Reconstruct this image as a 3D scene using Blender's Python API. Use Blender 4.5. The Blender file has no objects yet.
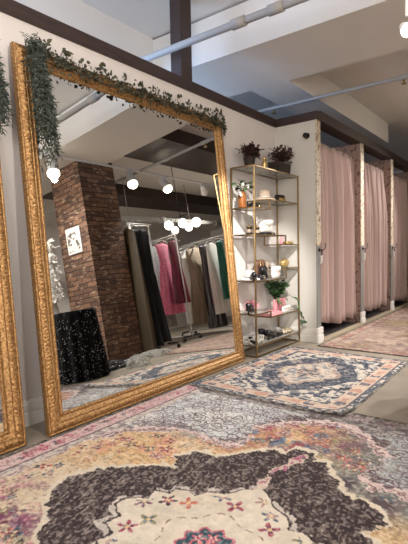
import bpy, math, random
import numpy as np
from mathutils import Vector, Matrix, Euler

random.seed(7)
RNG = np.random.default_rng(11)
scene = bpy.context.scene
COL = scene.collection
PI = math.pi

# ------------------------------------------------------------------ helpers
def lin(c):
    c = c / 255.0
    return c / 12.92 if c <= 0.04045 else ((c + 0.055) / 1.055) ** 2.4

def L3(rgb):
    return (lin(rgb[0]), lin(rgb[1]), lin(rgb[2]), 1.0)

MATS = {}
def mat(name, rgb, rough=0.6, metal=0.0, var=0.0, vscale=8.0, bump=0.0, bscale=60.0, sheen=0.0,
        emis=0.0, island=0.0, spec=None, rgb2=None, stretch=None, trans=0.0):
    if name in MATS:
        return MATS[name]
    m = bpy.data.materials.new(name)
    m.use_nodes = True
    nt = m.node_tree
    b = nt.nodes['Principled BSDF']
    b.inputs['Base Color'].default_value = L3(rgb)
    b.inputs['Roughness'].default_value = rough
    b.inputs['Metallic'].default_value = metal
    if spec is not None:
        b.inputs['Specular IOR Level'].default_value = spec
    if sheen:
        b.inputs['Sheen Weight'].default_value = sheen
    if trans:
        b.inputs['Transmission Weight'].default_value = trans
    if emis:
        b.inputs['Emission Color'].default_value = L3(rgb)
        b.inputs['Emission Strength'].default_value = emis
    tc = nt.nodes.new('ShaderNodeTexCoord')
    vec = tc.outputs['Object']
    if stretch:
        mp = nt.nodes.new('ShaderNodeMapping')
        mp.inputs['Scale'].default_value = stretch
        nt.links.new(vec, mp.inputs['Vector'])
        vec = mp.outputs['Vector']
    if var or rgb2:
        n = nt.nodes.new('ShaderNodeTexNoise')
        n.inputs['Scale'].default_value = vscale
        n.inputs['Detail'].default_value = 5
        nt.links.new(vec, n.inputs['Vector'])
        r = nt.nodes.new('ShaderNodeValToRGB')
        r.color_ramp.elements[0].position = 0.35
        r.color_ramp.elements[1].position = 0.65
        a = L3(rgb)
        if rgb2:
            r.color_ramp.elements[0].color = a
            r.color_ramp.elements[1].color = L3(rgb2)
        else:
            r.color_ramp.elements[0].color = tuple(min(1, x * (1 - var)) for x in a[:3]) + (1,)
            r.color_ramp.elements[1].color = tuple(min(1, x * (1 + var)) for x in a[:3]) + (1,)
        nt.links.new(n.outputs['Fac'], r.inputs['Fac'])
        nt.links.new(r.outputs['Color'], b.inputs['Base Color'])
    if island:
        g = nt.nodes.new('ShaderNodeNewGeometry')
        r = nt.nodes.new('ShaderNodeValToRGB')
        a = L3(rgb)
        r.color_ramp.elements[0].color = tuple(x * (1 - island) for x in a[:3]) + (1,)
        r.color_ramp.elements[1].color = L3(rgb2) if rgb2 else tuple(min(1, x * (1 + island)) for x in a[:3]) + (1,)
        nt.links.new(g.outputs['Random Per Island'], r.inputs['Fac'])
        nt.links.new(r.outputs['Color'], b.inputs['Base Color'])
    if bump:
        n2 = nt.nodes.new('ShaderNodeTexNoise')
        n2.inputs['Scale'].default_value = bscale
        n2.inputs['Detail'].default_value = 4
        nt.links.new(vec, n2.inputs['Vector'])
        bp = nt.nodes.new('ShaderNodeBump')
        bp.inputs['Strength'].default_value = bump
        bp.inputs['Distance'].default_value = 0.01
        nt.links.new(n2.outputs['Fac'], bp.inputs['Height'])
        nt.links.new(bp.outputs['Normal'], b.inputs['Normal'])
    MATS[name] = m
    return m

class MB:
    def __init__(self, M=None):
        self.v = []; self.f = []; self.M = M or Matrix()
    def add(self, vs, fs):
        o = len(self.v)
        for p in vs:
            self.v.append(tuple(self.M @ Vector(p)))
        for q in fs:
            self.f.append(tuple(i + o for i in q))
        return self
    def box(self, x0, x1, y0, y1, z0, z1):
        vs = [(x0,y0,z0),(x1,y0,z0),(x1,y1,z0),(x0,y1,z0),(x0,y0,z1),(x1,y0,z1),(x1,y1,z1),(x0,y1,z1)]
        return self.add(vs, [(0,3,2,1),(4,5,6,7),(0,1,5,4),(1,2,6,5),(2,3,7,6),(3,0,4,7)])
    def loft(self, rings, closed=True, cap0=True, cap1=True):
        n = len(rings[0]); vs = [p for r in rings for p in r]; fs = []
        for i in range(len(rings) - 1):
            for j in range(n if closed else n - 1):
                k = (j + 1) % n
                fs.append((i*n+j, i*n+k, (i+1)*n+k, (i+1)*n+j))
        if closed and cap0: fs.append(tuple(reversed(range(n))))
        if closed and cap1: fs.append(tuple(range((len(rings)-1)*n, len(rings)*n)))
        return self.add(vs, fs)
    def lathe(self, prof, seg=20, c=(0,0,0), M=None):
        rings = []
        for r, z in prof:
            ring = []
            for k in range(seg):
                a = 2*PI*k/seg
                p = Vector((max(r,1e-4)*math.cos(a), max(r,1e-4)*math.sin(a), z))
                if M is not None: p = M @ p
                ring.append((p[0]+c[0], p[1]+c[1], p[2]+c[2]))
            rings.append(ring)
        return self.loft(rings)
    def tube(self, pts, r, seg=8):
        pts = [Vector(p) for p in pts]
        rings = []
        t0 = (pts[1]-pts[0]).normalized()
        ref = Vector((0,0,1)) if abs(t0.z) < 0.9 else Vector((1,0,0))
        for i, p in enumerate(pts):
            t = (pts[min(i+1,len(pts)-1)] - pts[max(i-1,0)]).normalized()
            a = t.cross(ref)
            if a.length < 1e-4: a = t.cross(Vector((0,1,0)))
            a.normalize(); b = t.cross(a); 
            rr = r[i] if isinstance(r, (list, tuple)) else r
            rings.append([tuple(p + a*math.cos(2*PI*k/seg)*rr + b*math.sin(2*PI*k/seg)*rr) for k in range(seg)])
        return self.loft(rings)
    def sphere(self, c, r, seg=16, n=10, sc=(1,1,1)):
        prof = []
        rings = []
        for i in range(n+1):
            t = PI*i/n
            rr = max(math.sin(t), 1e-3); z = -math.cos(t)
            rings.append([(c[0]+r*sc[0]*rr*math.cos(2*PI*k/seg), c[1]+r*sc[1]*rr*math.sin(2*PI*k/seg), c[2]+r*sc[2]*z) for k in range(seg)])
        return self.loft(rings)
    def leaf(self, p, d, nrm, L, W, fold=0.25, droop=0.2):
        p = Vector(p); d = Vector(d).normalized(); nrm = Vector(nrm)
        s = d.cross(nrm)
        if s.length < 1e-4: s = d.cross(Vector((0.3,0.5,0.8)))
        s.normalize(); u = s.cross(d).normalized()
        q = lambda a, b, c: tuple(p + d*a*L + s*b*W + u*c*L)
        vs = [q(0,0,0), q(.3,.42,fold*.3), q(.65,.36,fold*.25-droop*.3), q(1,0,-droop), q(.65,-.36,fold*.25-droop*.3), q(.3,-.42,fold*.3), q(.45,0,0)]
        return self.add(vs, [(0,1,6),(1,2,6),(2,3,6),(3,4,6),(4,5,6),(5,0,6)])
    def build(self, name, m=None, parent=None, smooth=False, bevel=0.0, loc=None, rot=None):
        me = bpy.data.meshes.new(name)
        me.from_pydata(self.v, [], self.f)
        me.update()
        if smooth:
            me.polygons.foreach_set('use_smooth', [True]*len(me.polygons))
        if m: me.materials.append(m)
        o = bpy.data.objects.new(name, me)
        COL.objects.link(o)
        if parent: o.parent = parent
        if loc: o.location = loc
        if rot: o.rotation_euler = rot
        if bevel:
            md = o.modifiers.new('bevel', 'BEVEL'); md.width = bevel; md.segments = 2; md.limit_method = 'ANGLE'
        return o

def tag(o, label=None, cat=None, group=None, kind=None):
    if label: o['label'] = label
    if cat: o['category'] = cat
    if group: o['group'] = group
    if kind: o['kind'] = kind
    return o

def thing(name, label, cat, loc=(0,0,0), rot=(0,0,0), group=None):
    o = bpy.data.objects.new(name, None)
    o.empty_display_size = 0.1
    COL.objects.link(o)
    o.location = loc; o.rotation_euler = rot
    return tag(o, label, cat, group)

def struct(name, mb, m, bevel=0.0):
    o = mb.build(name, m, bevel=bevel)
    o['kind'] = 'structure'
    return o

def copy_tree(o, parent=None):
    c = o.copy(); COL.objects.link(c)
    if parent: c.parent = parent
    for ch in list(o.children):
        copy_tree(ch, c)
    return c

# ------------------------------------------------------------------ measured layout (metres)
YW = 2.4885      # mirror wall
XB = 4.605       # end wall of the fitting rooms
YF = 2.0         # front of the fitting rooms
ZT = 2.415       # top of the low walls
XP = [4.605, 6.044, 7.485, 8.93]   # fitting room partitions

# ------------------------------------------------------------------ camera
yaw, pitch, roll, fpx = 0.6569, -0.0482, -0.0197, 447.49
fw = Vector((math.cos(pitch)*math.cos(yaw), math.cos(pitch)*math.sin(yaw), math.sin(pitch)))
r0 = fw.cross(Vector((0,0,1))).normalized(); u0 = r0.cross(fw)
rr = math.cos(roll)*r0 + math.sin(roll)*u0
uu = -math.sin(roll)*r0 + math.cos(roll)*u0
cam = bpy.data.cameras.new('camera')
cam.sensor_fit = 'VERTICAL'; cam.sensor_height = 24.0; cam.sensor_width = 18.0
cam.lens = fpx*24.0/544.0
cam.clip_start = 0.05
co = bpy.data.objects.new('camera', cam); COL.objects.link(co)
Mc = Matrix((rr, uu, -fw)).transposed().to_4x4()
Mc.translation = Vector((0, 0, 1.0375))
co.matrix_world = Mc
scene.camera = co

# ------------------------------------------------------------------ materials of the room
M_wall = mat('white_wall_paint', (226,219,214), 0.75, var=0.02, vscale=3, bump=0.08, bscale=120)
M_ceil = mat('ceiling_paint', (226,222,216), 0.85, var=0.02, vscale=2, bump=0.1, bscale=60)
M_brown = mat('dark_brown_wood', (60,42,36), 0.5, rgb2=(46,32,28), vscale=6, stretch=(1,12,12), bump=0.1)
M_base = mat('white_trim_paint', (238,235,230), 0.45)
M_floor = mat('beige_concrete', (172,160,144), 0.5, rgb2=(150,139,124), vscale=2.2, bump=0.06, bscale=30)
M_dfloor = mat('dark_vinyl_floor', (66,60,58), 0.5, rgb2=(52,48,47), vscale=5, stretch=(1,8,1))
M_fit = mat('fitting_room_paint', (206,202,194), 0.7, var=0.02, vscale=3)
M_greyp = mat('grey_partition_paint', (132,130,127), 0.7, var=0.03)
M_pipe = mat('pipe_white_paint', (158,154,149), 0.7)
M_brass = mat('aged_brass', (152,128,88), 0.34, 0.9, var=0.12, vscale=20)
M_black = mat('black_fabric', (12,12,13), 0.85)
M_blackm = mat('black_metal', (26,26,27), 0.45, 0.3)
M_white = mat('white_plastic', (240,238,234), 0.4)

def floral_paper(ca=(140,118,98), cb=(188,164,146), cc=(212,202,178)):
    m = bpy.data.materials.new('floral_wallpaper'); m.use_nodes = True
    nt = m.node_tree; b = nt.nodes['Principled BSDF']; b.inputs['Roughness'].default_value = 0.8
    tc = nt.nodes.new('ShaderNodeTexCoord')
    n = nt.nodes.new('ShaderNodeTexNoise'); n.inputs['Scale'].default_value = 22; n.inputs['Detail'].default_value = 3
    nt.links.new(tc.outputs['Object'], n.inputs['Vector'])
    r = nt.nodes.new('ShaderNodeValToRGB'); e = r.color_ramp.elements
    e[0].position = 0.34; e[0].color = L3(ca); e[1].position = 0.5; e[1].color = L3(cc)
    x = e.new(0.44); x.color = L3(cb); y = e.new(0.62); y.color = L3(cc); z = e.new(0.68); z.color = L3(cb)
    nt.links.new(n.outputs['Fac'], r.inputs['Fac']); nt.links.new(r.outputs['Color'], b.inputs['Base Color'])
    return m
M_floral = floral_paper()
M_floral_shaded = floral_paper((92,72,62), (138,112,100), (150,126,116))  # same wallpaper in darker tones, shade of the interiors put into its colour

def brick_mat():
    m = bpy.data.materials.new('old_brick'); m.use_nodes = True
    nt = m.node_tree; b = nt.nodes['Principled BSDF']; b.inputs['Roughness'].default_value = 0.85
    tc = nt.nodes.new('ShaderNodeTexCoord'); sx = nt.nodes.new('ShaderNodeSeparateXYZ')
    nt.links.new(tc.outputs['Object'], sx.inputs[0])
    ad = nt.nodes.new('ShaderNodeMath'); ad.operation = 'ADD'
    nt.links.new(sx.outputs[0], ad.inputs[0]); nt.links.new(sx.outputs[1], ad.inputs[1])
    cb = nt.nodes.new('ShaderNodeCombineXYZ')
    nt.links.new(ad.outputs[0], cb.inputs[0]); nt.links.new(sx.outputs[2], cb.inputs[1])
    # slight irregularity
    n0 = nt.nodes.new('ShaderNodeTexNoise'); n0.inputs['Scale'].default_value = 9
    nt.links.new(tc.outputs['Object'], n0.inputs['Vector'])
    mx = nt.nodes.new('ShaderNodeMix'); mx.data_type = 'VECTOR'; mx.inputs['Factor'].default_value = 0.03
    nt.links.new(cb.outputs[0], mx.inputs['A']); nt.links.new(n0.outputs['Color'], mx.inputs['B'])
    br = nt.nodes.new('ShaderNodeTexBrick')
    br.inputs['Scale'].default_value = 1.0
    br.inputs['Brick Width'].default_value = 0.2; br.inputs['Row Height'].default_value = 0.066
    br.inputs['Mortar Size'].default_value = 0.008; br.inputs['Mortar Smooth'].default_value = 0.4
    br.inputs['Color1'].default_value = L3((138,102,80)); br.inputs['Color2'].default_value = L3((84,62,52))
    br.inputs['Mortar'].default_value = L3((58,48,42))
    nt.links.new(mx.outputs['Result'], br.inputs['Vector'])
    n = nt.nodes.new('ShaderNodeTexNoise'); n.inputs['Scale'].default_value = 9; n.inputs['Detail'].default_value = 4
    mpb = nt.nodes.new('ShaderNodeMapping'); mpb.inputs['Scale'].default_value = (1,1,3.2); nt.links.new(tc.outputs['Object'], mpb.inputs['Vector'])
    nt.links.new(mpb.outputs['Vector'], n.inputs['Vector'])
    r = nt.nodes.new('ShaderNodeValToRGB'); e = r.color_ramp.elements
    e[0].position = 0.57; e[0].color = (0,0,0,1); e[1].position = 0.66; e[1].color = (.8,.8,.8,1)
    nt.links.new(n.outputs['Fac'], r.inputs['Fac'])
    m2 = nt.nodes.new('ShaderNodeMix'); m2.data_type = 'RGBA'
    nt.links.new(r.outputs['Color'], m2.inputs['Factor'])
    nt.links.new(br.outputs['Color'], m2.inputs['A']); m2.inputs['B'].default_value = L3((172,148,124))
    nt.links.new(m2.outputs['Result'], b.inputs['Base Color'])
    bp = nt.nodes.new('ShaderNodeBump'); bp.inputs['Strength'].default_value = 0.6; bp.inputs['Distance'].default_value = 0.012
    inv = nt.nodes.new('ShaderNodeMath'); inv.operation = 'SUBTRACT'; 
    nt.links.new(n.outputs['Fac'], inv.inputs[0]); nt.links.new(br.outputs['Fac'], inv.inputs[1])
    nt.links.new(inv.outputs[0], bp.inputs['Height']); nt.links.new(bp.outputs['Normal'], b.inputs['Normal'])
    return m
M_brick = brick_mat()

# ------------------------------------------------------------------ room shell
X0, X1, Y0, Y1 = -3.2, 13.2, -4.6, 5.6
struct('floor', MB().box(X0, X1, Y0, Y1, -0.12, 0), M_floor)
struct('wall_left', MB().box(X0, XB+0.06, YW, YW+0.09, 0, ZT), M_wall)
struct('wall_right', MB().box(X0, X1, Y0-0.1, Y0, 0, 3.6), M_wall)
struct('wall_far', MB().box(X1, X1+0.1, Y0, Y1, 0, 3.6), M_wall)
struct('wall_rear', MB().box(X0-0.1, X0, Y0, Y1, 0, 3.6), M_wall)
struct('wall_outer', MB().box(X0, X1, Y1, Y1+0.1, 0, 3.6), M_wall)
struct('ceiling', MB().box(X0, 3.6, Y0, Y1, 3.22, 3.6).box(3.6, X1, Y0, Y1, 3.12, 3.6), M_ceil)
struct('ceiling_beam', MB().box(3.43, 4.36, Y0, Y1, 2.8, 3.2), M_ceil)
struct('ceiling_beam', MB().box(4.36, 8.05, 2.19, 2.65, 2.802, 3.12), M_ceil)
struct('ceiling_beam', MB().box(X0, 3.43, 3.25, 3.7, 2.80, 3.22), M_ceil)
struct('ceiling_beam', MB().box(1.95, 2.35, 3.7, Y1, 2.80, 3.22), M_ceil)
struct('ceiling_beam', MB().box(4.36, X1, 0.10, 0.85, 2.9, 3.12), M_brown)
struct('ceiling_beam', MB().box(4.36, X1, -2.1, -1.45, 2.9, 3.12), M_brown)
# wood caps on the low walls
struct('trim_1', MB().box(X0, XB+0.06, YW-0.022, YW+0.13, ZT, ZT+0.088), M_brown, 0.004)
struct('trim_2', MB().box(2.97, 3.115, YW+0.0, YW+0.12, ZT+0.088, 3.22), M_brown, 0.004)
struct('trim_3', MB().box(XB-0.022, XB+0.09, YF-0.022, YW-0.022, ZT, ZT+0.088), M_brown, 0.004)
struct('trim_4', MB().box(XB+0.09, 11.4, YF-0.022, YF+0.14, ZT, ZT+0.11), M_brown, 0.004)
# fitting rooms
struct('wall_back', MB().box(XB, XB+0.055, YF+0.002, YW, 0, ZT), M_fit)
struct('wall_fitting_rear', MB().box(XB, 11.4, 3.35, 3.45, 0, ZT), M_floral_shaded)
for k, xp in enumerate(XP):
    if k: struct('wall_fitting', MB().box(xp, xp+0.055, YF+0.002, 3.35, 0, ZT), M_floral_shaded)
    else: struct('wall_fitting', MB().box(xp, xp+0.055, YW+0.09, 3.35, 0, ZT).box(xp+0.055, xp+0.075, YF+0.04, 3.35, 0, ZT), M_floral_shaded)
    struct('trim_%d' % (5+2*k), MB().box(xp-0.012, xp+0.1, YF-0.012, YF+0.002, 1.06, ZT), M_floral, 0.003)
    struct('trim_%d' % (6+2*k), MB().box(xp-0.008, xp+0.096, YF-0.008, YF+0.002, 0.0, 1.06), M_greyp, 0.003)
    struct('baseboard_partition', MB().box(xp-0.03, xp+0.118, YF-0.03, YF+0.0, 0.0, 0.085)
           .box(xp-0.02, xp+0.108, YF-0.022, YF+0.0, 0.085, 0.10).box(xp-0.026, xp+0.114, YF-0.026, YF+0.0, 0.10, 0.165), M_base, 0.005)
def baseprof(mb, axis, a0, a1, w, sgn):
    pr = [(0,0),(0.018,0),(0.018,0.075),(0.012,0.082),(0.016,0.09),(0.016,0.13),(0.009,0.15),(0,0.155)]
    ringf = (lambda t: [(t, w+sgn*d, z) for d, z in pr]) if axis == 'x' else (lambda t: [(w+sgn*d, t, z) for d, z in pr])
    return mb.loft([ringf(a0), ringf(a1)])
struct('baseboard_left', baseprof(MB(), 'x', X0, XB-0.018, YW, -1), M_base)
struct('baseboard_back', baseprof(MB(), 'y', YF, YW, XB, -1), mat('baseboard_grey_paint', (212,207,198), 0.5))
struct('floor_fitting', MB().box(XB+0.06, 11.4, YF+0.01, 3.35, 0, 0.012), M_dfloor)
struct('trim_13', MB().box(XB+0.1, 11.4, YF-0.045, YF+0.03, 0, 0.022), mat('threshold_strip', (178,164,140), 0.45), 0.004)
# brick column facing the mirror
struct('brick_column', MB().box(3.87, 4.505, -0.72, -0.084, 0, 2.85), M_brick)

# ------------------------------------------------------------------ numpy noise for rugs
def vnoise(x, y, seed):
    t = np.random.default_rng(seed).random((128,128))
    xi = np.floor(x).astype(int); yi = np.floor(y).astype(int)
    fx = x-xi; fy = y-yi
    fx = fx*fx*(3-2*fx); fy = fy*fy*(3-2*fy)
    g = lambda a, b: t[a % 128, b % 128]
    return (g(xi,yi)*(1-fx)+g(xi+1,yi)*fx)*(1-fy) + (g(xi,yi+1)*(1-fx)+g(xi+1,yi+1)*fx)*fy
def fbm(x, y, seed, o=4):
    s = 0; a = 0.5; tot = 0
    for k in range(o):
        s = s + a*vnoise(x*2**k, y*2**k, seed+k); tot += a; a *= 0.55
    return s/tot
def sstep(a, b, x):
    t = np.clip((x-a)/(b-a), 0, 1); return t*t*(3-2*t)
def C(r, g, b): return np.array([r, g, b], float)
def put(img, m, c):
    m = np.clip(m, 0, 1)[..., None]
    img[...] = img*(1-m) + c*m
def polar(dx, dy, pts):
    pts = sorted((math.atan2(y, x), math.hypot(x, y)) for x, y in pts)
    a = np.arctan2(np.abs(dy), np.abs(dx))
    return np.hypot(dx, dy) / np.interp(a, [p[0] for p in pts], [p[1] for p in pts])
def motif(img, X, Y, step, cx, cy, r, petals, cols, mask=None, rot=0.0):
    i0 = int((cx-r-X[0,0])/step); i1 = int((cx+r-X[0,0])/step)+2
    j0 = int((cy-r-Y[0,0])/step); j1 = int((cy+r-Y[0,0])/step)+2
    i0 = max(i0,0); j0 = max(j0,0)
    x = X[j0:j1,i0:i1]-cx; y = Y[j0:j1,i0:i1]-cy
    if x.size == 0: return
    a = np.arctan2(y,x)+rot; d = np.hypot(x,y)/r
    rad = 0.62+0.38*np.cos(petals*a)
    mk = mask[j0:j1,i0:i1] if mask is not None else 1.0
    sub = img[j0:j1,i0:i1]
    put(sub, (d < rad)*mk, cols[0])
    put(sub, (d < rad*0.6)*mk, cols[1])
    put(sub, (d < 0.22)*mk, cols[2])

def rug_mesh(name, x0, x1, y0, y1, step, paint, zf, mtl, rot=0.0, pivot=(0,0)):
    nx = int(round((x1-x0)/step))+1; ny = int(round((y1-y0)/step))+1
    X, Y = np.meshgrid(np.linspace(x0,x1,nx), np.linspace(y0,y1,ny))
    img = paint(X, Y, (x1-x0)/(nx-1))
    Z = zf(X, Y)
    V = np.stack([X,Y,Z],-1).reshape(-1,3)
    idx = np.arange(nx*ny).reshape(ny,nx)
    q = np.stack([idx[:-1,:-1],idx[:-1,1:],idx[1:,1:],idx[1:,:-1]],-1).reshape(-1,4)
    # edge skirt
    loop = np.concatenate([idx[0,:-1], idx[:-1,-1], idx[-1,:0:-1], idx[:0:-1,0]])
    base = V[loop].copy(); base[:,2] -= 0.008
    nb = len(V); m = len(loop); k = np.arange(m); k2 = (k+1) % m
    q2 = np.stack([loop[k2], loop[k], nb+k, nb+k2], -1)
    V = np.vstack([V, base])
    cols = np.vstack([img.reshape(-1,3), img.reshape(-1,3)[loop]*0.9])/255.0
    cols = np.where(cols <= 0.04045, cols/12.92, ((np.clip(cols,0,1)+0.055)/1.055)**2.4)
    me = bpy.data.meshes.new(name)
    F = np.vstack([q, q2]).astype(np.int32)
    me.vertices.add(len(V)); me.vertices.foreach_set('co', V.astype(np.float32).ravel())
    me.loops.add(F.size); me.loops.foreach_set('vertex_index', F.ravel())
    me.polygons.add(len(F)); me.polygons.foreach_set('loop_start', np.arange(0, F.size, 4, dtype=np.int32))
    me.update(calc_edges=True); me.validate()
    at = me.color_attributes.new('weave', 'FLOAT_COLOR', 'POINT')
    at.data.foreach_set('color', np.hstack([cols, np.ones((len(cols),1))]).astype(np.float32).ravel())
    me.materials.append(mtl)
    o = bpy.data.objects.new(name, me); COL.objects.link(o)
    return o

def rug_mat(name):
    m = bpy.data.materials.new(name); m.use_nodes = True
    nt = m.node_tree; b = nt.nodes['Principled BSDF']
    b.inputs['Roughness'].default_value = 0.95; b.inputs['Specular IOR Level'].default_value = 0.15
    b.inputs['Sheen Weight'].default_value = 0.08
    a = nt.nodes.new('ShaderNodeVertexColor'); a.layer_name = 'weave'
    tc = nt.nodes.new('ShaderNodeTexCoord')
    n = nt.nodes.new('ShaderNodeTexNoise'); n.inputs['Scale'].default_value = 260; n.inputs['Detail'].default_value = 2
    nt.links.new(tc.outputs['Object'], n.inputs['Vector'])
    mr = nt.nodes.new('ShaderNodeMapRange'); mr.inputs['To Min'].default_value = 0.78; mr.inputs['To Max'].default_value = 1.22
    nt.links.new(n.outputs['Fac'], mr.inputs['Value'])
    mx = nt.nodes.new('ShaderNodeVectorMath'); mx.operation = 'SCALE'
    nt.links.new(a.outputs['Color'], mx.inputs[0]); nt.links.new(mr.outputs['Result'], mx.inputs['Scale'])
    nt.links.new(mx.outputs[0], b.inputs['Base Color'])
    bp = nt.nodes.new('ShaderNodeBump'); bp.inputs['Strength'].default_value = 0.35; bp.inputs['Distance'].default_value = 0.004
    nt.links.new(n.outputs['Fac'], bp.inputs['Height']); nt.links.new(bp.outputs['Normal'], b.inputs['Normal'])
    return m
M_rug = rug_mat('woven_pile')

# ---- big rug (local frame: centre at origin)
HX, HY = 1.525, 1.235
FIELD = [(.86,.0),(.85,.06),(.77,.09),(.79,.15),(.70,.20),(.61,.27),(.55,.34),(.56,.40),(.53,.463),(.441,.50),(.36,.43),(.34,.47),(.25,.568),(.19,.66),(.134,.73),(.06,.76),(.0,.79)]
MEDAL = [(.42,.0),(.40,.03),(.335,.08),(.30,.11),(.28,.164),(.215,.21),(.235,.26),(.215,.31),(.165,.30),(.13,.37),(.075,.35),(.03,.42),(0,.43)]
OUTER = [(1.25,.0),(1.23,.08),(1.14,.19),(1.05,.28),(.95,.345),(.83,.31),(.71,.31),(.67,.38),(.68,.54),(.70,.66),(.60,.82),(.47,.96),(.38,.985),(.26,1.06),(.15,1.0),(.0,1.03)]
def paint_big(X, Y, st):
    n1 = fbm(X*9+3, Y*9+7, 1); n2 = fbm(X*30+1, Y*30+2, 5); n3 = fbm(X*3+5, Y*3+5, 9); n4 = fbm(X*70, Y*70, 61, 2)
    wx = X+(n1-.5)*.05; wy = Y+(fbm(X*9+40, Y*9+17, 21)-.5)*.05
    img = np.zeros(X.shape+(3,))
    # corner lattice: pale ground with filigree scrolls
    right = sstep(.3, 1.0, X-0.25*Y)
    left = sstep(.02, -.32, X)
    img[...] = C(244,240,234)
    put(img, sstep(.15,.6,n3)*.6*(1-left), C(214,220,224))
    put(img, right*sstep(.55,.1,Y)*.8, C(150,156,156))
    cs = .10
    for q in range(2):
        U = wx/cs+q*.5; V = wy/(cs*.8)+q*.5
        iu = np.floor(U); iv = np.floor(V)
        hsh = np.mod(np.sin(iu*12.9898+iv*78.233+q)*43758.5453, 1.0)
        dx_ = (U-iu-.5)*cs; dy_ = (V-iv-.5)*cs*.8
        rr2 = np.hypot(dx_, dy_); an = np.arctan2(dy_, dx_)*np.where(hsh > .5, 1, -1)+hsh*6.28
        sp = np.mod(rr2/.026-an/(2*PI), 1.0)
        cur = (sp < .30)*(rr2 < .05)*(rr2 > .006)
        if q == 0: put(img, (sp > .45)*(rr2 < .046)*(.35+.25*right), C(196,200,204))
        put(img, cur*(hsh > (.15 if q == 0 else .55))*(.80+.15*right), C(106,92,100))
    put(img, (np.abs(fbm(X*15, Y*15, 77, 2)-.5) < .012)*.5, C(160,140,140))
    qx = X+(n2-.5)*.10+(n1-.5)*.06; qy = Y+(fbm(X*30+9,Y*30+4,7)-.5)*.10+(n3-.5)*.04
    ro = polar(qx, qy, OUTER)
    put(img, (ro < 1.16)*(ro > 1.06)*(n2 > .46)*(.35+.5*right), C(92,72,76))
    # ogee band
    band = ro < 1.0
    put(img, (ro < 1.07), C(228,205,200))
    put(img, (ro < 1.03)*(ro > 1.012), C(150,120,120))
    oc = np.zeros_like(img); oc[...] = C(224,184,132)
    put(oc, sstep(.45,.65,n3)*.7, C(234,210,176)); put(oc, sstep(.55,.66,n1)*.7, C(226,160,130)); put(oc, (np.abs(fbm(X*11,Y*11,83,2)-.5) < .018)*.8, C(240,222,196))
    rr_ = sstep(.45,.85,X-.1*Y)
    put(oc, rr_*sstep(.3,.6,n1), C(190,136,112))
    put(oc, rr_*sstep(.55,.7,fbm(X*12+9,Y*12,33)), C(96,116,142))
    put(oc, rr_*sstep(.58,.7,fbm(X*14+19,Y*14,37)), C(160,78,92))
    put(oc, rr_*sstep(.58,.72,fbm(X*11+29,Y*13,41)), C(176,160,110))
    dn = sstep(.1,-.35,Y)*sstep(.3,.7,X)
    put(oc, dn*.85, C(112,122,122)); put(oc, dn*sstep(.5,.65,n1), C(84,70,78))
    put(oc, sstep(.22,-.02,X)*.9, C(226,206,176))
    put(oc, left*sstep(.42,.6,n1*.6+n2*.4), C(190,108,136))
    put(oc, left*sstep(.52,.68,fbm(X*10+5,Y*10+3,51)), C(122,72,98))
    gl = sstep(.72,.42,Y)*sstep(-.2,-.42,X)
    put(oc, gl*sstep(.38,.62,fbm(X*8,Y*8+3,55)), C(120,136,122))
    m = band[...,None]
    img[...] = np.where(m, oc, img)
    # dark field with abrash
    wfx = wx+(n2-.5)*.06; wfy = wy+(fbm(X*30+9,Y*30+4,7)-.5)*.06
    rf = polar(wfx, wfy, FIELD)
    put(img, rf < 1.045, C(228,214,192))
    field = rf < 1.0
    fc = np.zeros_like(img); fc[...] = C(60,49,51)
    st1 = fbm(X*16+Y*6, (Y-.25*X)*110, 71, 3)
    put(fc, sstep(.57,.66,st1)*sstep(.46,.64,n3*.6+n1*.5)*.85, C(150,138,128))
    put(fc, sstep(.58,.66,n4)*.45, C(122,108,102))
    img[...] = np.where(field[...,None], fc, img)
    # strands from the medallion corners towards the field corners
    ax_ = np.abs(X); ay_ = np.abs(Y+.02*np.sin(9*X))
    pw = .012+.028*np.abs(np.sin((ax_-.36)*PI/.16))
    put(img, (ax_ > .34)*(ax_ < .88)*(ay_ < pw*.75+(n2-.5)*.05)*(n1 > .40)*field, C(214,194,178))
    put(img, (ax_ > .40)*(ax_ < .84)*(ay_ < (pw-.014))*(n2 > .54)*field, C(180,110,136))
    # medallion
    rm = polar(wx, wy, MEDAL)
    put(img, (rm < 1.1)*(rm > 1.03)*(n2 > .5), C(206,196,186))
    med = rm < 1.0
    mc = np.zeros_like(img); mc[...] = C(230,218,200); put(mc, sstep(.45,.7,n1)*.5, C(216,202,180))
    img[...] = np.where(med[...,None], mc, img)
    rd = np.random.default_rng(5)
    pal = [C(176,88,104),C(120,60,84),C(206,120,100),C(92,110,124),C(146,140,100),C(70,58,66),C(196,150,150)]
    medf = (rm < .93).astype(float)
    for k in range(24):
        a = 2*PI*k/24+.1; rad = .26 + .05*(k % 3)-.02
        motif(img, X, Y, st, rad*math.cos(a), rad*1.05*math.sin(a), .043, [4,5,6][k%3], [pal[(k*3)%7], pal[(k*5+1)%7], C(230,200,150)], medf, a)
    XF = X+.03; YF_ = Y+.022; th = np.arctan2(YF_, XF); dd = np.hypot(XF, YF_)*1.12
    put(img, med*(np.abs(dd-.215-.02*np.sin(6*th)) < .004)*(np.sin(24*th) > -.2), C(160,130,110))
    put(img, (dd < .118+.012*np.cos(10*th)), C(206,110,128))
    put(img, (dd < .106+.012*np.cos(10*th)), C(60,86,98))
    for k in range(6):
        a = 2*PI*k/6
        motif(img, X, Y, st, .054*math.cos(a)-.03, .054*math.sin(a)-.022, .03, 5, [C(214,110,124), C(232,180,180), C(150,30,60)], None, a)
    motif(img, X, Y, st, -.03, -.022, .04, 5, [C(226,150,150), C(196,60,80), C(240,210,160)])
    # floral motifs in the band
    bm = ((ro < .97)*(rf > 1.12)).astype(float)
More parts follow.
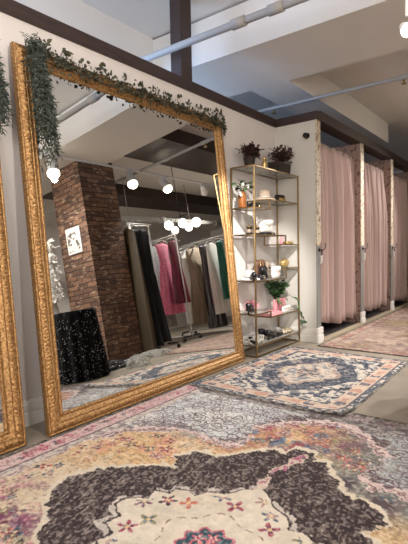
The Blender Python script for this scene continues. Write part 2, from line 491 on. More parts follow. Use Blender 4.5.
    for k in range(800):
        cx = rd.uniform(-1.25,1.25); cy = rd.uniform(-1.05,1.05)
        c = [pal[rd.integers(7)], pal[rd.integers(7)], C(236,214,180)]
        motif(img, X, Y, st, cx, cy, rd.uniform(.016,.042), int(rd.integers(3,6)), c, bm, rd.uniform(0,6))
    # tiny marks in the lattice
    lm = (ro > 1.1).astype(float)
    for k in range(900):
        cx = rd.uniform(-1.4,1.4); cy = rd.uniform(-1.1,1.1)
        motif(img, X, Y, st, cx, cy, rd.uniform(.008,.018), int(rd.integers(2,5)), [C(120,104,104), C(176,150,140), C(226,210,190)], lm*.75, rd.uniform(0,6))
    # borders
    e = np.minimum(HX-np.abs(X), HY-np.abs(Y))
    ey = HY-np.abs(Y); ex = HX-np.abs(X)
    put(img, (e < .20), C(226,214,204)); 
    put(img, (e < .20)*sstep(.5,.6,n2)*.6, C(150,132,132))
    put(img, (e < .152)*(e > .138), C(120,98,104))
    pink = (e < .138)*(e > .03)
    put(img, pink, C(221,176,180)); put(img, pink*sstep(.45,.62,n1)*.6, C(232,206,200))
    s = np.where(ex < ey, Y, X)
    put(img, pink*(np.abs(e-.084+(n2-.5)*.06) < .030+.012*np.sin(s*70))*(np.sin(s*34+9*n1) > .2)*(n2 > .42)*.9, C(188,92,112))
    put(img, pink*(n4 > .56)*.5, C(236,214,206))
    put(img, pink*(np.abs(e-.084) < .03)*(np.sin(s*34+2.2+9*n1) > .7)*(n2 > .5), C(116,96,104))
    put(img, (ex < ey)*(X > 0)*(e < .2)*.7, C(124,122,122)); put(img, (ex < ey)*(X > 0)*(e < .2)*sstep(.45,.6,n2)*.7, C(86,76,80))
    put(img, (e < .03), C(112,102,92)); put(img, (e < .03)*sstep(.48,.56,n2), C(62,56,54))
    n5 = fbm(X*95+3, Y*95+8, 63, 1)
    put(img, (n5 > .66)*.38, C(238,228,214)); put(img, (n5 < .30)*.34*(rf > 1.05), C(120,100,98))
    img *= (0.94+.12*fbm(X*40, Y*40, 91, 2))[...,None]
    return img
big = rug_mesh('area_rug', -HX, HX, -HY, HY, 0.005, paint_big, lambda X, Y: 0.009+0*X, M_rug)
big.location = (2.735-HX, 2.20-HY-0.01, 0); big.rotation_euler = (0,0,0.012)
tag(big, 'large worn multicoloured medallion rug with charcoal field in the foreground', 'rug')

# ---- navy and cream rug
BX, BY = .835, .60
def paint_blue(X, Y, st):
    n1 = fbm(X*9+3, Y*9+7, 101); n2 = fbm(X*34+1, Y*34+2, 105); n3 = fbm(X*3+5, Y*3+5, 109); n4 = fbm(X*80, Y*80, 161, 2)
    wx = X+(n1-.5)*.06; wy = Y+(fbm(X*9+40, Y*9+17, 121)-.5)*.06
    img = np.zeros(X.shape+(3,)); img[...] = C(226,216,202)
    navy = C(62,70,88)
    rf = polar(wx, wy, [(.62,0),(.56,.06),(.50,.12),(.43,.16),(.42,.26),(.30,.27),(.2,.33),(.1,.36),(0,.40)])
    put(img, (rf < 1.0), navy); put(img, (rf < 1.0)*sstep(.55,.66,n2)*.7, C(150,150,152))
    put(img, (rf > 1.0)*sstep(.52,.6,n2+.12*(n1-.5)), C(110,116,128))
    put(img, (rf > 1.15)*(rf < 1.3)*(n2 > .45), navy)
    rm = polar(wx, wy, [(.40,0),(.33,.06),(.27,.1),(.22,.17),(.12,.18),(.07,.25),(0,.27)])
    put(img, rm < 1.0, C(226,208,190)); put(img, (rm < 1.0)*(rm > .86)*(n2 > .42), C(170,150,140))
    put(img, (rm < .8)*sstep(.5,.58,n2), C(140,146,156)); put(img, (rm < .45), C(206,180,164)); put(img, (rm < .42)*(n2 > .52), C(92,98,112))
    rd = np.random.default_rng(15)
    fm = (rf < .96).astype(float)*(rm > 1.02)
    for k in range(150):
        motif(img, X, Y, st, rd.uniform(-.62,.62), rd.uniform(-.4,.4), rd.uniform(.012,.03), int(rd.integers(3,6)), [C(206,198,190), C(196,160,140), C(90,96,110)], fm, rd.uniform(0,6))
    e = np.minimum(BX-np.abs(X), BY-np.abs(Y)); ex = BX-np.abs(X); ey = BY-np.abs(Y); s = np.where(ex < ey, Y, X)
    put(img, e < .205, C(222,212,200)); put(img, (e < .205)*(e > .165)*(n2 > .47), navy)
    b = (e < .165)*(e > .06)
    put(img, b, C(222,194,174)); put(img, b*sstep(.5,.62,n1)*.6, C(230,208,190))
    put(img, b*(np.abs(e-.112) < .03+.014*np.sin(s*40))*(np.sin(s*24+2*n1) > .3), C(208,160,140))
    put(img, b*(np.abs(e-.112) < .035)*(np.sin(s*24+2.4+2*n1) > .72)*(n2 > .42), C(110,110,122))
    put(img, (e < .06)*(e > .02)*(n2 > .46), C(84,92,108))
    put(img, (e < .06)*(e > .048), C(90,92,102)); put(img, e < .02, C(70,72,80))
    put(img, (e < .012)*(n2 > .5), C(150,142,132))
    put(img, (n4 > .58)*.3, C(232,222,208))
    img *= (0.94+.12*fbm(X*40, Y*40, 191, 2))[...,None]
    return img
def z_blue(X, Y):
    z = 0.009 + 0.011*sstep(-.60,-.72, X)
    curl = sstep(.22, 0, np.hypot(X+BX, (Y+BY)*.9))
    return z + 0.022*curl
blue = rug_mesh('area_rug', -BX, BX, -BY, BY, 0.005, paint_blue, z_blue, M_rug)
blue.location = (3.43, 1.568, 0)
tag(blue, 'navy and cream rug with peach border overlapping the large rug', 'rug')

# ---- faded rose rug in front of the fitting rooms
PX, PY = 2.6, .95
def paint_rose(X, Y, st):
    n1 = fbm(X*5+3, Y*5+7, 201); n2 = fbm(X*24+1, Y*24+2, 205); n3 = fbm(X*1.6+5, Y*1.6+5, 209)
    img = np.zeros(X.shape+(3,)); img[...] = C(170,148,134)
    put(img, sstep(.42,.62,n1), C(192,172,152)); put(img, sstep(.5,.62,n3)*.8, C(166,146,110))
    put(img, sstep(.52,.62,n2)*.6, C(148,116,112)); put(img, sstep(.58,.68,fbm(X*8,Y*8,215))*.7, C(120,98,100))
    e = np.minimum(PX-np.abs(X), PY-np.abs(Y))
    put(img, (e < .12)*(e > .03), C(184,166,148)); put(img, (e < .12)*(e > .03)*(n2 > .5), C(166,120,112))
    put(img, (e < .13)*(e > .12), C(120,100,92)); put(img, e < .02, C(92,82,74))
    put(img, (n2 < .38)*.4, C(206,186,170))
    return img
rose = rug_mesh('area_rug', -PX, PX, -PY, PY, 0.014, paint_rose, lambda X, Y: 0.009+0*X, M_rug)
rose.location = (4.44+PX, 1.93-PY, 0)
tag(rose, 'faded rose and tan rug in front of the curtained fitting rooms', 'rug')

# ------------------------------------------------------------------ gilt mirrors
def gold_frame_mat():
    m = bpy.data.materials.new('gilt_frame'); m.use_nodes = True
    nt = m.node_tree; b = nt.nodes['Principled BSDF']
    b.inputs['Metallic'].default_value = 0.55; b.inputs['Roughness'].default_value = 0.42
    tc = nt.nodes.new('ShaderNodeTexCoord')
    n = nt.nodes.new('ShaderNodeTexNoise'); n.inputs['Scale'].default_value = 85; n.inputs['Detail'].default_value = 4
    nt.links.new(tc.outputs['Object'], n.inputs['Vector'])
    r = nt.nodes.new('ShaderNodeValToRGB'); e = r.color_ramp.elements
    e[0].position = .38; e[0].color = L3((132,92,50)); e[1].position = .62; e[1].color = L3((190,150,98))
    nt.links.new(n.outputs['Fac'], r.inputs['Fac']); nt.links.new(r.outputs['Color'], b.inputs['Base Color'])
    bp = nt.nodes.new('ShaderNodeBump'); bp.inputs['Strength'].default_value = .5; bp.inputs['Distance'].default_value = .006
    n2 = nt.nodes.new('ShaderNodeTexNoise'); n2.inputs['Scale'].default_value = 110
    nt.links.new(tc.outputs['Object'], n2.inputs['Vector'])
    nt.links.new(n2.outputs['Fac'], bp.inputs['Height']); nt.links.new(bp.outputs['Normal'], b.inputs['Normal'])
    return m
M_gilt = gold_frame_mat()
M_glass = mat('mirror_silver', (232,234,232), 0.0, 1.0)
M_mback = mat('mirror_backing', (58,48,40), 0.7)
MW, MH, FWD = 2.072, 2.25, 0.108
PROF = [(0.0,-0.030,0),(0.0,-0.012,0),(0.0,0.0,0),(0.003,0.010,0),(0.009,0.015,0),(0.015,0.012,0),(0.018,0.008,0),
        (0.022,0.012,.5),(0.028,0.017,1),(0.035,0.021,1),(0.042,0.023,1),(0.049,0.024,1),(0.056,0.023,1),(0.063,0.020,1),(0.068,0.016,.5),
        (0.072,0.010,0),(0.076,0.014,0),(0.081,0.016,0),(0.086,0.012,0),(0.094,0.004,0),(0.104,-0.003,0),(0.113,-0.006,0),
        (0.117,-0.002,0),(0.122,0.001,0),(0.128,-0.002,0),(0.135,-0.008,0),(0.135,-0.016,0)]
PROF = [(d*.8, h*.85, w) for d, h, w in PROF]
def frame_mesh():
    mb = MB()
    cs = [(0,0),(MW,0),(MW,MH),(0,MH)]
    inn = [(1,1),(-1,1),(-1,-1),(1,-1)]
    for k in range(4):
        a = Vector(cs[k]); b = Vector(cs[(k+1)%4]); ia = Vector(inn[k]); ib = Vector(inn[(k+1)%4])
        Ls = (b-a).length; n = int(Ls/0.0045)
        rings = []
        for i in range(n+1):
            t = i/n; ring = []
            for d, h, w in PROF:
                p = (a+ia*d)*(1-t) + (b+ib*d)*t
                s = t*Ls
                dd = d-0.036
                o = 0
                if w:
                    ph = 2*PI*s/0.068
                    o = w*(0.0030*math.sin(2*PI*s/0.034+1.6*math.sin(ph))*math.cos(dd*190+ph) + 0.0024*math.sin(2*PI*s/0.0193+dd*250*math.cos(ph*.5)+1.2*math.sin(ph*.5)))
                if abs(d-0.0072) < 0.003: o += 0.0022*math.sin(2*PI*s/0.02)
                if 0.092 < d < 0.102: o += 0.001*math.sin(2*PI*s/0.016)
                ring.append((p[0], -(h+o), p[1]))
            rings.append(ring)
        mb.loft(rings, closed=False)
    return mb
MROT = (-0.0975, 0, 0.010)
MIRLOC = (1.413, 2.213, 0.005)
mirror = thing('leaning_mirror', 'huge gilt framed floor mirror leaning on the white wall with brick column reflected in it', 'mirror', MIRLOC, MROT)
frame_mesh().build('frame', M_gilt, mirror, smooth=True)
MB().add([(.1,.012,.1),(MW-.1,.012,.1),(MW-.1,.012,MH-.1),(.1,.012,MH-.1)], [(0,1,2,3)]).build('mirror_glass', M_glass, mirror)
MB().box(.004, MW-.004, .016, .034, .01, MH-.004).build('backing_board', M_mback, mirror)
mirror2 = copy_tree(mirror)
mirror2.location = (1.283-MW*math.cos(.01), 2.205, 0.005)
tag(mirror2, 'gilt framed floor mirror cut off at the left edge, only its right side showing', 'mirror')

# ------------------------------------------------------------------ garlands on the mirrors
M_ivy = mat('ivy_leaves', (40,46,32), 0.6, island=.5, rgb2=(78,74,48))
M_willow = mat('willow_leaves', (34,44,38), 0.6, island=.5, rgb2=(96,106,92))
M_stem = mat('vine_stem', (66,58,38), 0.7)
def ivy_top(mloc):
    t = thing('ivy_garland', 'dark green ivy garland lying along the top of the huge gilt mirror', 'garland', mloc, MROT)
    st = MB(); lf = MB(); r = random.Random(3)
    for q in range(3):
        pts = [(.15+1.89*i/60, -.022+.01*math.sin(i*.7+q*2), MH-.03+.03*math.sin(i*.5+q*1.7)*.6-.01*q) for i in range(61)]
        st.tube(pts, .003, 5)
    for k in range(950):
        u = .12+1.92*r.random()
        dens = .55+.45*math.sin(u*7.0)
        if r.random() > .45+.55*abs(dens): continue
        v = MH-.045+r.gauss(0,.026)
        d = Vector((r.uniform(-1,1), r.uniform(-.9,-.1), r.uniform(-.5,1)))
        lf.leaf((u, -.028-.02*r.random(), v), d, Vector((r.uniform(-.4,.4),-1,r.uniform(-.3,.6))), r.uniform(.02,.036), r.uniform(.016,.028))
    for u in [.19,.33,.345,.47,.62,.63,.83,1.0,1.16,1.28,1.3,1.42,1.55,1.68,1.70,1.80,1.90,1.96,2.02,2.05]:
        h = r.uniform(.03,.075)
        st.tube([(u,-.03,MH-.02),(u+r.uniform(-.02,.02),-.035,MH+h*.5),(u+r.uniform(-.03,.03),-.03,MH+h)], .002, 5)
        for k in range(4):
            lf.leaf((u+r.uniform(-.035,.035), -.03, MH+h*r.uniform(.35,1.0)), (r.uniform(-1,1),-.4,r.uniform(-.2,1)), (0,-1,.2), r.uniform(.028,.045), r.uniform(.024,.036))
    for k in range(24):
        lf.leaf((2.045+r.uniform(-.01,.02), -.03, MH-.12*r.random()), (r.uniform(-.3,1),-.3,r.uniform(-1,1)), (0,-1,.2), .045, .034)
    st.build('stem', M_stem, t); lf.build('leaves', M_ivy, t)
    return t
ivy_top(MIRLOC)
def willow(mloc, label, u0, vtop, vbot, wid, seed, nst=34):
    t = thing('willow_garland', label, 'garland', mloc, MROT)
    st = MB(); lf = MB(); r = random.Random(seed)
    for s in range(nst):
        uu_ = u0+r.uniform(-wid,wid); ln = (vtop-vbot)*r.uniform(.5,1.0)
        pts = []; x = uu_+r.uniform(-.02,.02); y = -.035-.02*r.random()
        for i in range(14):
            tt = i/13
            x += r.uniform(-.006,.0085); y += -.0028+r.uniform(-.004,.004)
            pts.append((x, y, vtop+.06*math.sin(PI*min(1,tt*4))*r.uniform(.2,1) - ln*tt))
        st.tube(pts, .0018, 4)
        for i in range(1, 14):
            for k in range(6):
                p = Vector(pts[i])+Vector((r.uniform(-.012,.012), r.uniform(-.015,.01), r.uniform(-.03,.03)))
                lf.leaf(p, (r.uniform(-1,1), r.uniform(-.9,.1), r.uniform(-1.2,.3)), (r.uniform(-.5,.5),-1,.2), r.uniform(.026,.045), r.uniform(.006,.010))
    st.build('stem', M_stem, t); lf.build('leaves', M_willow, t)
    return t
willow(MIRLOC, 'bushy grey green willow garland hanging over the top left corner of the huge gilt mirror', .105, MH+.01, 1.55, .045, 5, 30)
willow(tuple(mirror2.location), 'grey green willow garland hanging at the extreme left edge of the photo', MW-.085, MH-.12, 1.68, .075, 9, 30)

# ------------------------------------------------------------------ brass shelving unit
SX0, SX1, SY0, SY1, SZ = 3.642, 4.568, 2.195, 2.452, 1.832
MX1, MX2 = 3.93, 4.265
def shelf_glass():
    m = bpy.data.materials.new('shelf_glass'); m.use_nodes = True
    nt = m.node_tree; b = nt.nodes['Principled BSDF']
    b.inputs['Base Color'].default_value = L3((196,196,188)); b.inputs['Roughness'].default_value = .06
    b.inputs['Alpha'].default_value = .5
    return m
M_sglass = shelf_glass()
rack = thing('shelving_unit', 'tall open brass shelving unit with staggered glass shelves in the corner', 'shelf', (SX0, SY0, 0))
def sb(x0,x1,y0,y1,z0,z1): return MB().box(x0-SX0, x1-SX0, y0-SY0, y1-SY0, z0, z1)
T = .0075
for x in (SX0, SX1):
    for y in (SY0, SY1):
        sb(x-T, x+T, y-T, y+T, 0, SZ).build('post', M_brass, rack, bevel=.002)
LEV = [(SX0, SX1, SZ), (SX0, MX1, 1.44), (MX1, SX1, 1.535), (SX0, MX2, 1.182), (MX2, SX1, 1.088), (SX0, MX2, .735), (MX2, SX1, .835),
       (SX0, MX1, .42), (MX1, SX1, .36), (SX0, SX1, .115)]
def railring(x0, x1, z, t=.006):
    mb = MB()
    a0, a1, b0, b1 = x0-SX0, x1-SX0, 0, SY1-SY0
    mb.box(a0, a1, b0-t, b0+t, z-2*t, z); mb.box(a0, a1, b1-t, b1+t, z-2*t, z)
    mb.box(a0-t, a0+t, b0+t, b1-t, z-2*t, z); mb.box(a1-t, a1+t, b0+t, b1-t, z-2*t, z)
    return mb
for x0, x1, z in LEV:
    o = railring(x0, x1, z).build('shelf', M_brass, rack)
    sb(x0+.008, x1-.008, SY0+.008, SY1-.008, z-.008, z-.001).build('glass_panel', M_sglass, o)
railring(SX0, SX1, .016).build('base_rail', M_brass, rack)
for x, za, zb in [(MX1,1.44,1.535),(MX2,1.088,1.182),(MX2,.735,.835),(MX1,.36,.42)]:
    for y in (SY0, SY1):
        sb(x-.006, x+.006, y-.006, y+.006, za-.012, zb).build('divider', M_brass, rack)

# ------------------------------------------------------------------ things on the shelves
M_lterra = mat('burgundy_leaves', (58,36,38), 0.6, island=.5, rgb2=(96,66,56))
M_green = mat('green_leaves', (34,64,38), 0.5, island=.5, rgb2=(84,120,72))
M_dkbox = mat('dark_planter', (44,31,26), 0.7, var=.1)
M_amber = mat('amber_glaze', (150,92,46), 0.2, var=.15, vscale=12)
M_gold = mat('polished_gold', (220,190,130), 0.32, 0.75)
M_wfab = mat('white_satin', (238,234,228), 0.45, sheen=.2)
M_pinkp = mat('pink_satin', (222,150,156), 0.5, sheen=.2)
M_taupe = mat('taupe_felt', (176,158,140), 0.8)
M_bleath = mat('black_leather', (24,23,25), 0.35)
M_brleath = mat('brown_leather', (120,84,66), 0.5, var=.15)

def plant(name, label, cat, loc, potmb, potmat, leafmat, stems, L, W, seed, spread=.1, h=.12, lift=.0, group=None):
    t = thing(name, label, cat, loc, group=group)
    if potmb: potmb.build('pot', potmat, t, bevel=.003)
    r = random.Random(seed); st = MB(); lf = MB()
    for s in range(stems):
        a = r.uniform(0, 2*PI); e = r.uniform(.2,1.0)
        tip = Vector((math.cos(a)*spread*e, max(-.12, min(math.sin(a)*spread*e*.8, .075)), lift+h*r.uniform(.5,1)))
        b = Vector((r.uniform(-.02,.02), r.uniform(-.015,.015), lift-.03))
        mid = (b+tip)/2+Vector((0,0,.03))
        st.tube([b, mid, tip], .002, 5)
        for k in range(5):
            p = b.lerp(tip, .35+.65*k/4)+Vector((0,0,.02*(1-k/4)))
            d = Vector((r.uniform(-1,1), r.uniform(-1,.4), r.uniform(-.3,.9)))
            lf.leaf(p, d, (r.uniform(-.5,.5),-.5,1), L*r.uniform(.7,1.2), W*r.uniform(.7,1.2))
    st.build('stem', M_stem, t); lf.build('leaves', leafmat, t)
    return t
ZT1 = SZ+.001
plant('potted_plant', 'small dark burgundy plant in a dark pot on top of the brass shelving unit', 'plant', (3.80,2.34,ZT1),
      MB().lathe([(.045,0),(.06,.10),(.058,.105),(.05,.10),(.045,.08)],16), M_dkbox, M_lterra, 26, .085, .04, 2, .14, .13, .09)
pb = MB(); pb.loft([[(-.13,-.06,0),(.13,-.06,0),(.13,.06,0),(-.13,.06,0)],[(-.14,-.068,.13),(.14,-.068,.13),(.14,.068,.13),(-.14,.068,.13)],
                    [(-.125,-.055,.13),(.125,-.055,.13),(.125,.055,.13),(-.125,.055,.13)],[(-.12,-.05,.10),(.12,-.05,.10),(.12,.05,.10),(-.12,.05,.10)]])
pl = plant('planter_box', 'dark brown planter box of purple trailing leaves on top of the brass shelving unit', 'planter', (4.40,2.33,ZT1), pb, M_dkbox, M_lterra, 46, .08, .034, 8, .20, .15, .12)
st = MB(); lf = MB(); r = random.Random(4)
for pts in ([(.08,0,.12),(.16,-.02,.2),(.22,-.03,.24),(.27,-.05,.29)], [(.1,0,.1),(.17,-.03,.15),(.21,-.05,.17)], [(-.1,-.05,.11),(-.2,-.07,.1),(-.26,-.09,.02),(-.27,-.1,-.08)]):
    st = MB(); lf = MB()
    st.tube(pts, .0025, 5)
    for i in range(len(pts)-1):
        for k in range(4):
            p = Vector(pts[i]).lerp(Vector(pts[i+1]), k/4)
            lf.leaf(p, (r.uniform(-1,1),-.3,r.uniform(-.5,1)), (0,-1,.4), .035, .022)
    o = st.build('twig', M_stem, pl); lf.build('leaves', M_lterra, o)
gf = thing('figurine', 'small pale gold figurine vase between the plants on the top shelf', 'figurine', (4.02,2.30,ZT1))
MB().lathe([(.028,0),(.03,.01),(.018,.025),(.026,.05),(.03,.075),(.02,.095),(.014,.105)],16).build('body', M_gold, gf, True)
MB().sphere((0,0,.122),.02,12,8).build('head', M_gold, gf, True)

def vase():
    t = thing('vase', 'amber brown vase with green leaves and white blooms on the upper left shelf', 'vase', (3.655+.03,2.36,1.441))
    MB().lathe([(.034,0),(.038,.01),(.038,.12),(.034,.14),(.024,.155),(.024,.168),(.02,.168),(.018,.15)],20).build('body', M_amber, t, True)
    lf = MB(); st = MB(); wf = MB(); r = random.Random(6)
    for k in range(9):
        a = 2*PI*k/9; tip = Vector((.09*math.cos(a), .05*math.sin(a)-.02, .20+.05*r.random()))
        st.tube([(0,0,.14),(tip*.5+Vector((0,0,.11))), tip], .002, 5)
        for q in range(3):
            lf.leaf(tip-Vector((0,0,.02*q)), (math.cos(a+q),math.sin(a+q)*.5-.2,r.uniform(-.5,.5)), (0,-.6,1), .075, .045)
    for cx, cy, cz in [(.03,-.05,.20),(-.05,-.04,.21),(-.075,-.03,.13)]:
        for k in range(7):
            a = 2*PI*k/7; wf.leaf((cx,cy,cz), (math.cos(a),-.3,math.sin(a)), (0,-1,0), .032, .024)
    st.build('stem', M_stem, t); lf.build('leaves', M_green, t); wf.build('blooms', M_wfab, t)
vase()

def clutch(name, label, loc, w, h, d, m, clasp=M_gold, cat='bag', flap=True, rz=0, group=None, bulge=.25):
    t = thing(name, label, cat, loc, (0,0,rz), group)
    rings = []
    for i in range(9):
        z = i/8; k = 1-bulge*(abs(2*z-1)**2.5); kw = 1-.10*(abs(2*z-1)**4)
        rings.append([(w/2*kw*math.copysign(abs(math.cos(a))**.45, math.cos(a)), d/2*k*math.copysign(abs(math.sin(a))**.7, math.sin(a)), z*h) for a in [2*PI*j/24 for j in range(24)]])
    MB().loft(rings).build('body', m, t, True)
    if flap:
        f = MB(); pts = []
        for i in range(9):
            s = -1+2*i/8; pts.append((s*w*.46, .48*h+.16*h*abs(s)))
        f.loft([[(x, -d/2-.004, z) for x, z in pts], [(x, -d/2*.86-.005, h*.97) for x, z in pts], [(x, 0, h+.004) for x, z in pts]], closed=False)
        o = f.build('flap', m, t, True); md = o.modifiers.new('s','SOLIDIFY'); md.thickness = .004
    MB().lathe([(.001,0),(.008,.001),(.008,.005),(.004,.008),(.001,.008)],12, M=Matrix.Rotation(PI/2,3,'X'), c=(0,-d/2-.004,.46*h)).build('clasp', clasp, t, True)
    return t
def flatbag(name, label, loc, w, d, h, m, cat, rz=0):
    return clutch(name, label, loc, w, h, d, m, cat=cat, flap=False, rz=rz)

flatbag('clutch_bag', 'flat black clutch lying beside the amber vase', (3.83,2.31,1.441), .16, .10, .05, M_bleath, 'bag')
def hat(label, loc, m, band, R=.11, H=.085, tilt=0.0):
    t = thing('sun_hat', label, 'hat', loc, (tilt,0,.3))
    MB().lathe([(R*.55,H*.2),(R*.55,H*.3),(R,.012),(R*.98,.004),(R*.6,.004),(R*.55,.01)],28).build('brim', m, t, True)
    MB().lathe([(R*.56,.006),(R*.54,H*.6),(R*.46,H*.92),(R*.25,H),(.001,H*.97)],28).build('crown', m, t, True)
    MB().lathe([(R*.575,.012),(R*.565,.035),(R*.555,.036),(R*.55,.012)],28).build('band', band, t, True)
    return t
hat('pale taupe brimmed hat on the upper shelf behind the front brass post', (4.07,2.33,1.536), M_taupe, M_wfab, .115, .11)
tb = clutch('clutch_bag', 'dark box clutch with gold scalloped front on the upper right shelf', (4.40,2.33,1.536), .17, .085, .06, M_dkbox, flap=False, bulge=.05)
zz = MB(); n = 13
zz.loft([[(-.075+.15*i/(n-1), -.033, .008) for i in range(n)], [(-.075+.15*i/(n-1), -.033, .03+.028*abs(math.sin(i*PI/3))) for i in range(n)]], closed=False)
o = zz.build('gold_front', M_gold, tb); o['label'] = 'gold scalloped plate'; o.modifiers.new('s','SOLIDIFY').thickness = .003

def jar(label, loc, s=1.0):
    t = thing('candle_jar', label, 'candle', loc, group='dark candle jars')
    MB().lathe([(.026*s,0),(.03*s,.004),(.03*s,.07*s),(.026*s,.07*s),(.025*s,.055*s)],18).build('jar', mat('smoky_glass', (48,42,38), .15), t, True)
    MB().lathe([(.031*s,.068*s),(.031*s,.082*s),(.006,.084*s),(.006,.092*s),(.001,.093*s)],18).build('lid', M_brass, t, True)
    MB().lathe([(.0305*s,.02*s),(.0308*s,.021*s),(.0308*s,.048*s),(.0305*s,.049*s)],18).build('label_band', M_taupe, t, True)
jar('dark candle jar with brass lid, left one of the pair', (3.765,2.33,1.183), 1.05)
jar('dark candle jar with brass lid, right one next to the white bag', (3.90,2.33,1.183), 1.0)
wb = clutch('handbag', 'rounded white handbag with a black base on the second shelf', (4.11,2.35,1.213), .22, .135, .09, M_wfab, M_gold, bulge=.35)
flatbag('clutch_bag', 'long black clutch lying under the white rounded handbag', (4.11,2.33,1.183), .215, .12, .03, M_bleath, 'bag')
def wirestand(label, loc):
    t = thing('jewellery_stand', label, 'stand', loc)
    mb = MB(); mb.tube([(.0,0,.0),(0,0,.2)], .003, 6)
    for z, w in ((.2,.09),(.15,.07)):
        mb.tube([(-w,0,z-.03),(-w*.5,0,z+.01),(0,0,z),(w*.5,0,z+.01),(w,0,z-.03)], .0022, 6)
    mb.build('frame', M_blackm, t); MB().lathe([(.045,0),(.045,.005),(.01,.012),(.004,.02)],20).build('base', M_blackm, t, True)
wirestand('thin black wire jewellery stand behind the candle jars', (4.00,2.40,1.183))
bt = thing('perfume_bottle', 'small pink perfume bottle at the right end of the second shelf', 'bottle', (4.43,2.33,1.089))
MB().lathe([(.02,0),(.022,.01),(.022,.06),(.009,.075),(.009,.085)],16).build('body', M_pinkp, bt, True)
MB().lathe([(.012,.085),(.012,.105),(.001,.107)],14).build('cap', M_gold, bt, True)
clutch('clutch_bag', 'slim gold clutch lying on the short right shelf', (4.43,2.25,1.089), .16, .03, .07, M_gold, flap=False)

def shoe(label, loc, m, rz, group, heel=.05):
    t = thing('shoe', label, 'shoe', loc, (0,0,rz), group)
    rings = []
    for i in range(11):
        s = i/10; x = -.105+.21*s
        w = .03*(.75+.45*math.sin(PI*min(1,s*1.05))) if s < .95 else .016
        z0 = heel*(1-s)**1.6; ht = .05*(1-s)+.028*math.sin(PI*min(s*1.1,1))+.008
        rings.append([(x, w*math.cos(a), z0+.004+ (ht*.5)*(1+math.sin(a))) for a in [2*PI*j/12 for j in range(12)]])
    MB().loft(rings).build('upper', m, t, True)
    sol = MB(); sol.loft([[(-.105+.21*i/10, -.03*(.7+.4*math.sin(PI*i/10)), heel*(1-i/10)**1.6+.004) for i in range(11)], [(-.105+.21*i/10, .03*(.7+.4*math.sin(PI*i/10)), heel*(1-i/10)**1.6+.004) for i in range(11)]], closed=False)
    o = sol.build('sole', M_blackm, t); o.modifiers.new('s','SOLIDIFY').thickness = .004
    MB().lathe([(.009,0),(.007,heel*.5),(.016,heel)],12, c=(-.085,0,0)).build('heel', M_blackm, t, True)
    return t
hat('white hat with a black band on the third shelf', (3.76,2.33,.736), M_wfab, M_bleath, .10, .10)
shoe('black low heeled shoe at the left end of the third shelf', (3.70,2.25,.736), M_bleath, .6, 'black shoes on the third shelf', .03)
flatbag('clutch_bag', 'small black pouch in front of the white hat', (3.86,2.26,.736), .10, .06, .045, M_bleath, 'bag')
# heart shaped black bag
hb = thing('heart_bag', 'black heart shaped bag in the middle of the third shelf', 'bag', (3.98,2.28,.736), (-.25,0,.2))
hr = []
for a in [2*PI*j/40 for j in range(40)]:
    hr.append((.0045*16*math.sin(a)**3, .0045*(13*math.cos(a)-5*math.cos(2*a)-2*math.cos(3*a)-math.cos(4*a))+.078))
MB().loft([[(x*.8, -.03, (z-.07)*.8+.07) for x, z in hr],[(x, -.018, z) for x, z in hr],[(x, .018, z) for x, z in hr],[(x*.8,.03,(z-.07)*.8+.07) for x, z in hr]]).build('body', M_bleath, hb, True)
MB().tube([(-.05,0,.14),(-.03,0,.19),(.03,0,.19),(.05,0,.14)], .004, 6).build('handle', M_gold, hb)
pb2 = clutch('handbag', 'round white and pink handbag on the right of the third shelf', (4.19,2.28,.736), .13, .12, .07, M_wfab, M_pinkp, bulge=.5)
clutch('handbag', 'brown leather handbag behind the black heart bag', (4.06,2.40,.736), .16, .19, .06, M_brleath, bulge=.2)
clutch('handbag', 'taupe handbag standing beside the brown leather one', (4.20,2.40,.736), .10, .17, .05, M_taupe, bulge=.25)
sh = thing('shell_clutch', 'pale gold scallop shell clutch on the short right shelf', 'bag', (4.45,2.31,.836))
mb = MB(); 
for y, k in ((-.03,.6),(-.02,.92),(0,1),(.02,.92),(.03,.6)): pass
rings = []
for y, k in ((-.036,.5),(-.026,.85),(-.01,1),(.01,1),(.026,.85),(.036,.5)):
    rings.append([(.078*k*math.cos(a)*(1+.05*math.cos(14*a)), y, .045+.045*k*math.sin(a)*(1+.05*math.cos(14*a))) for a in [2*PI*j/56 for j in range(56)]])
mb.loft(rings).build('body', M_gold, sh, True)
MB().tube([(-.05,0,.085),(0,0,.10),(.05,0,.085)], .004, 6).build('clasp', M_brass, sh)

shoe('black strappy shoe on the fourth shelf near the gilt mirror', (3.70,2.29,.421), M_bleath, .3, None, .05)
fl = thing('fascinator', 'fluffy pink feather fascinator on the fourth shelf', 'fascinator', (3.83,2.36,.421))
MB().lathe([(.03,0),(.03,.006),(.001,.012)],14).build('base', M_pinkp, fl, True)
lf = MB(); r = random.Random(12)
for k in range(90):
    lf.leaf((r.uniform(-.015,.015), r.uniform(-.01,.01), .01), (r.uniform(-1,1), r.uniform(-.9,.6), r.uniform(.3,1.5)), (r.uniform(-1,1),-.5,.2), r.uniform(.07,.12), .018)
lf.build('feathers', mat('pink_feather', (226,156,170), .8, island=.3), fl)
tr = thing('display_tray', 'pink open tray of cards on the fourth shelf', 'tray', (4.06,2.28,.361))
MB().box(-.12,.12,-.08,.08,0,.008).box(-.12,.12,-.08,-.074,.008,.03).box(-.12,.12,.074,.08,.008,.03).box(-.12,-.114,-.074,.074,.008,.03).box(.114,.12,-.074,.074,.008,.03).build('tray', M_pinkp, tr, bevel=.002)
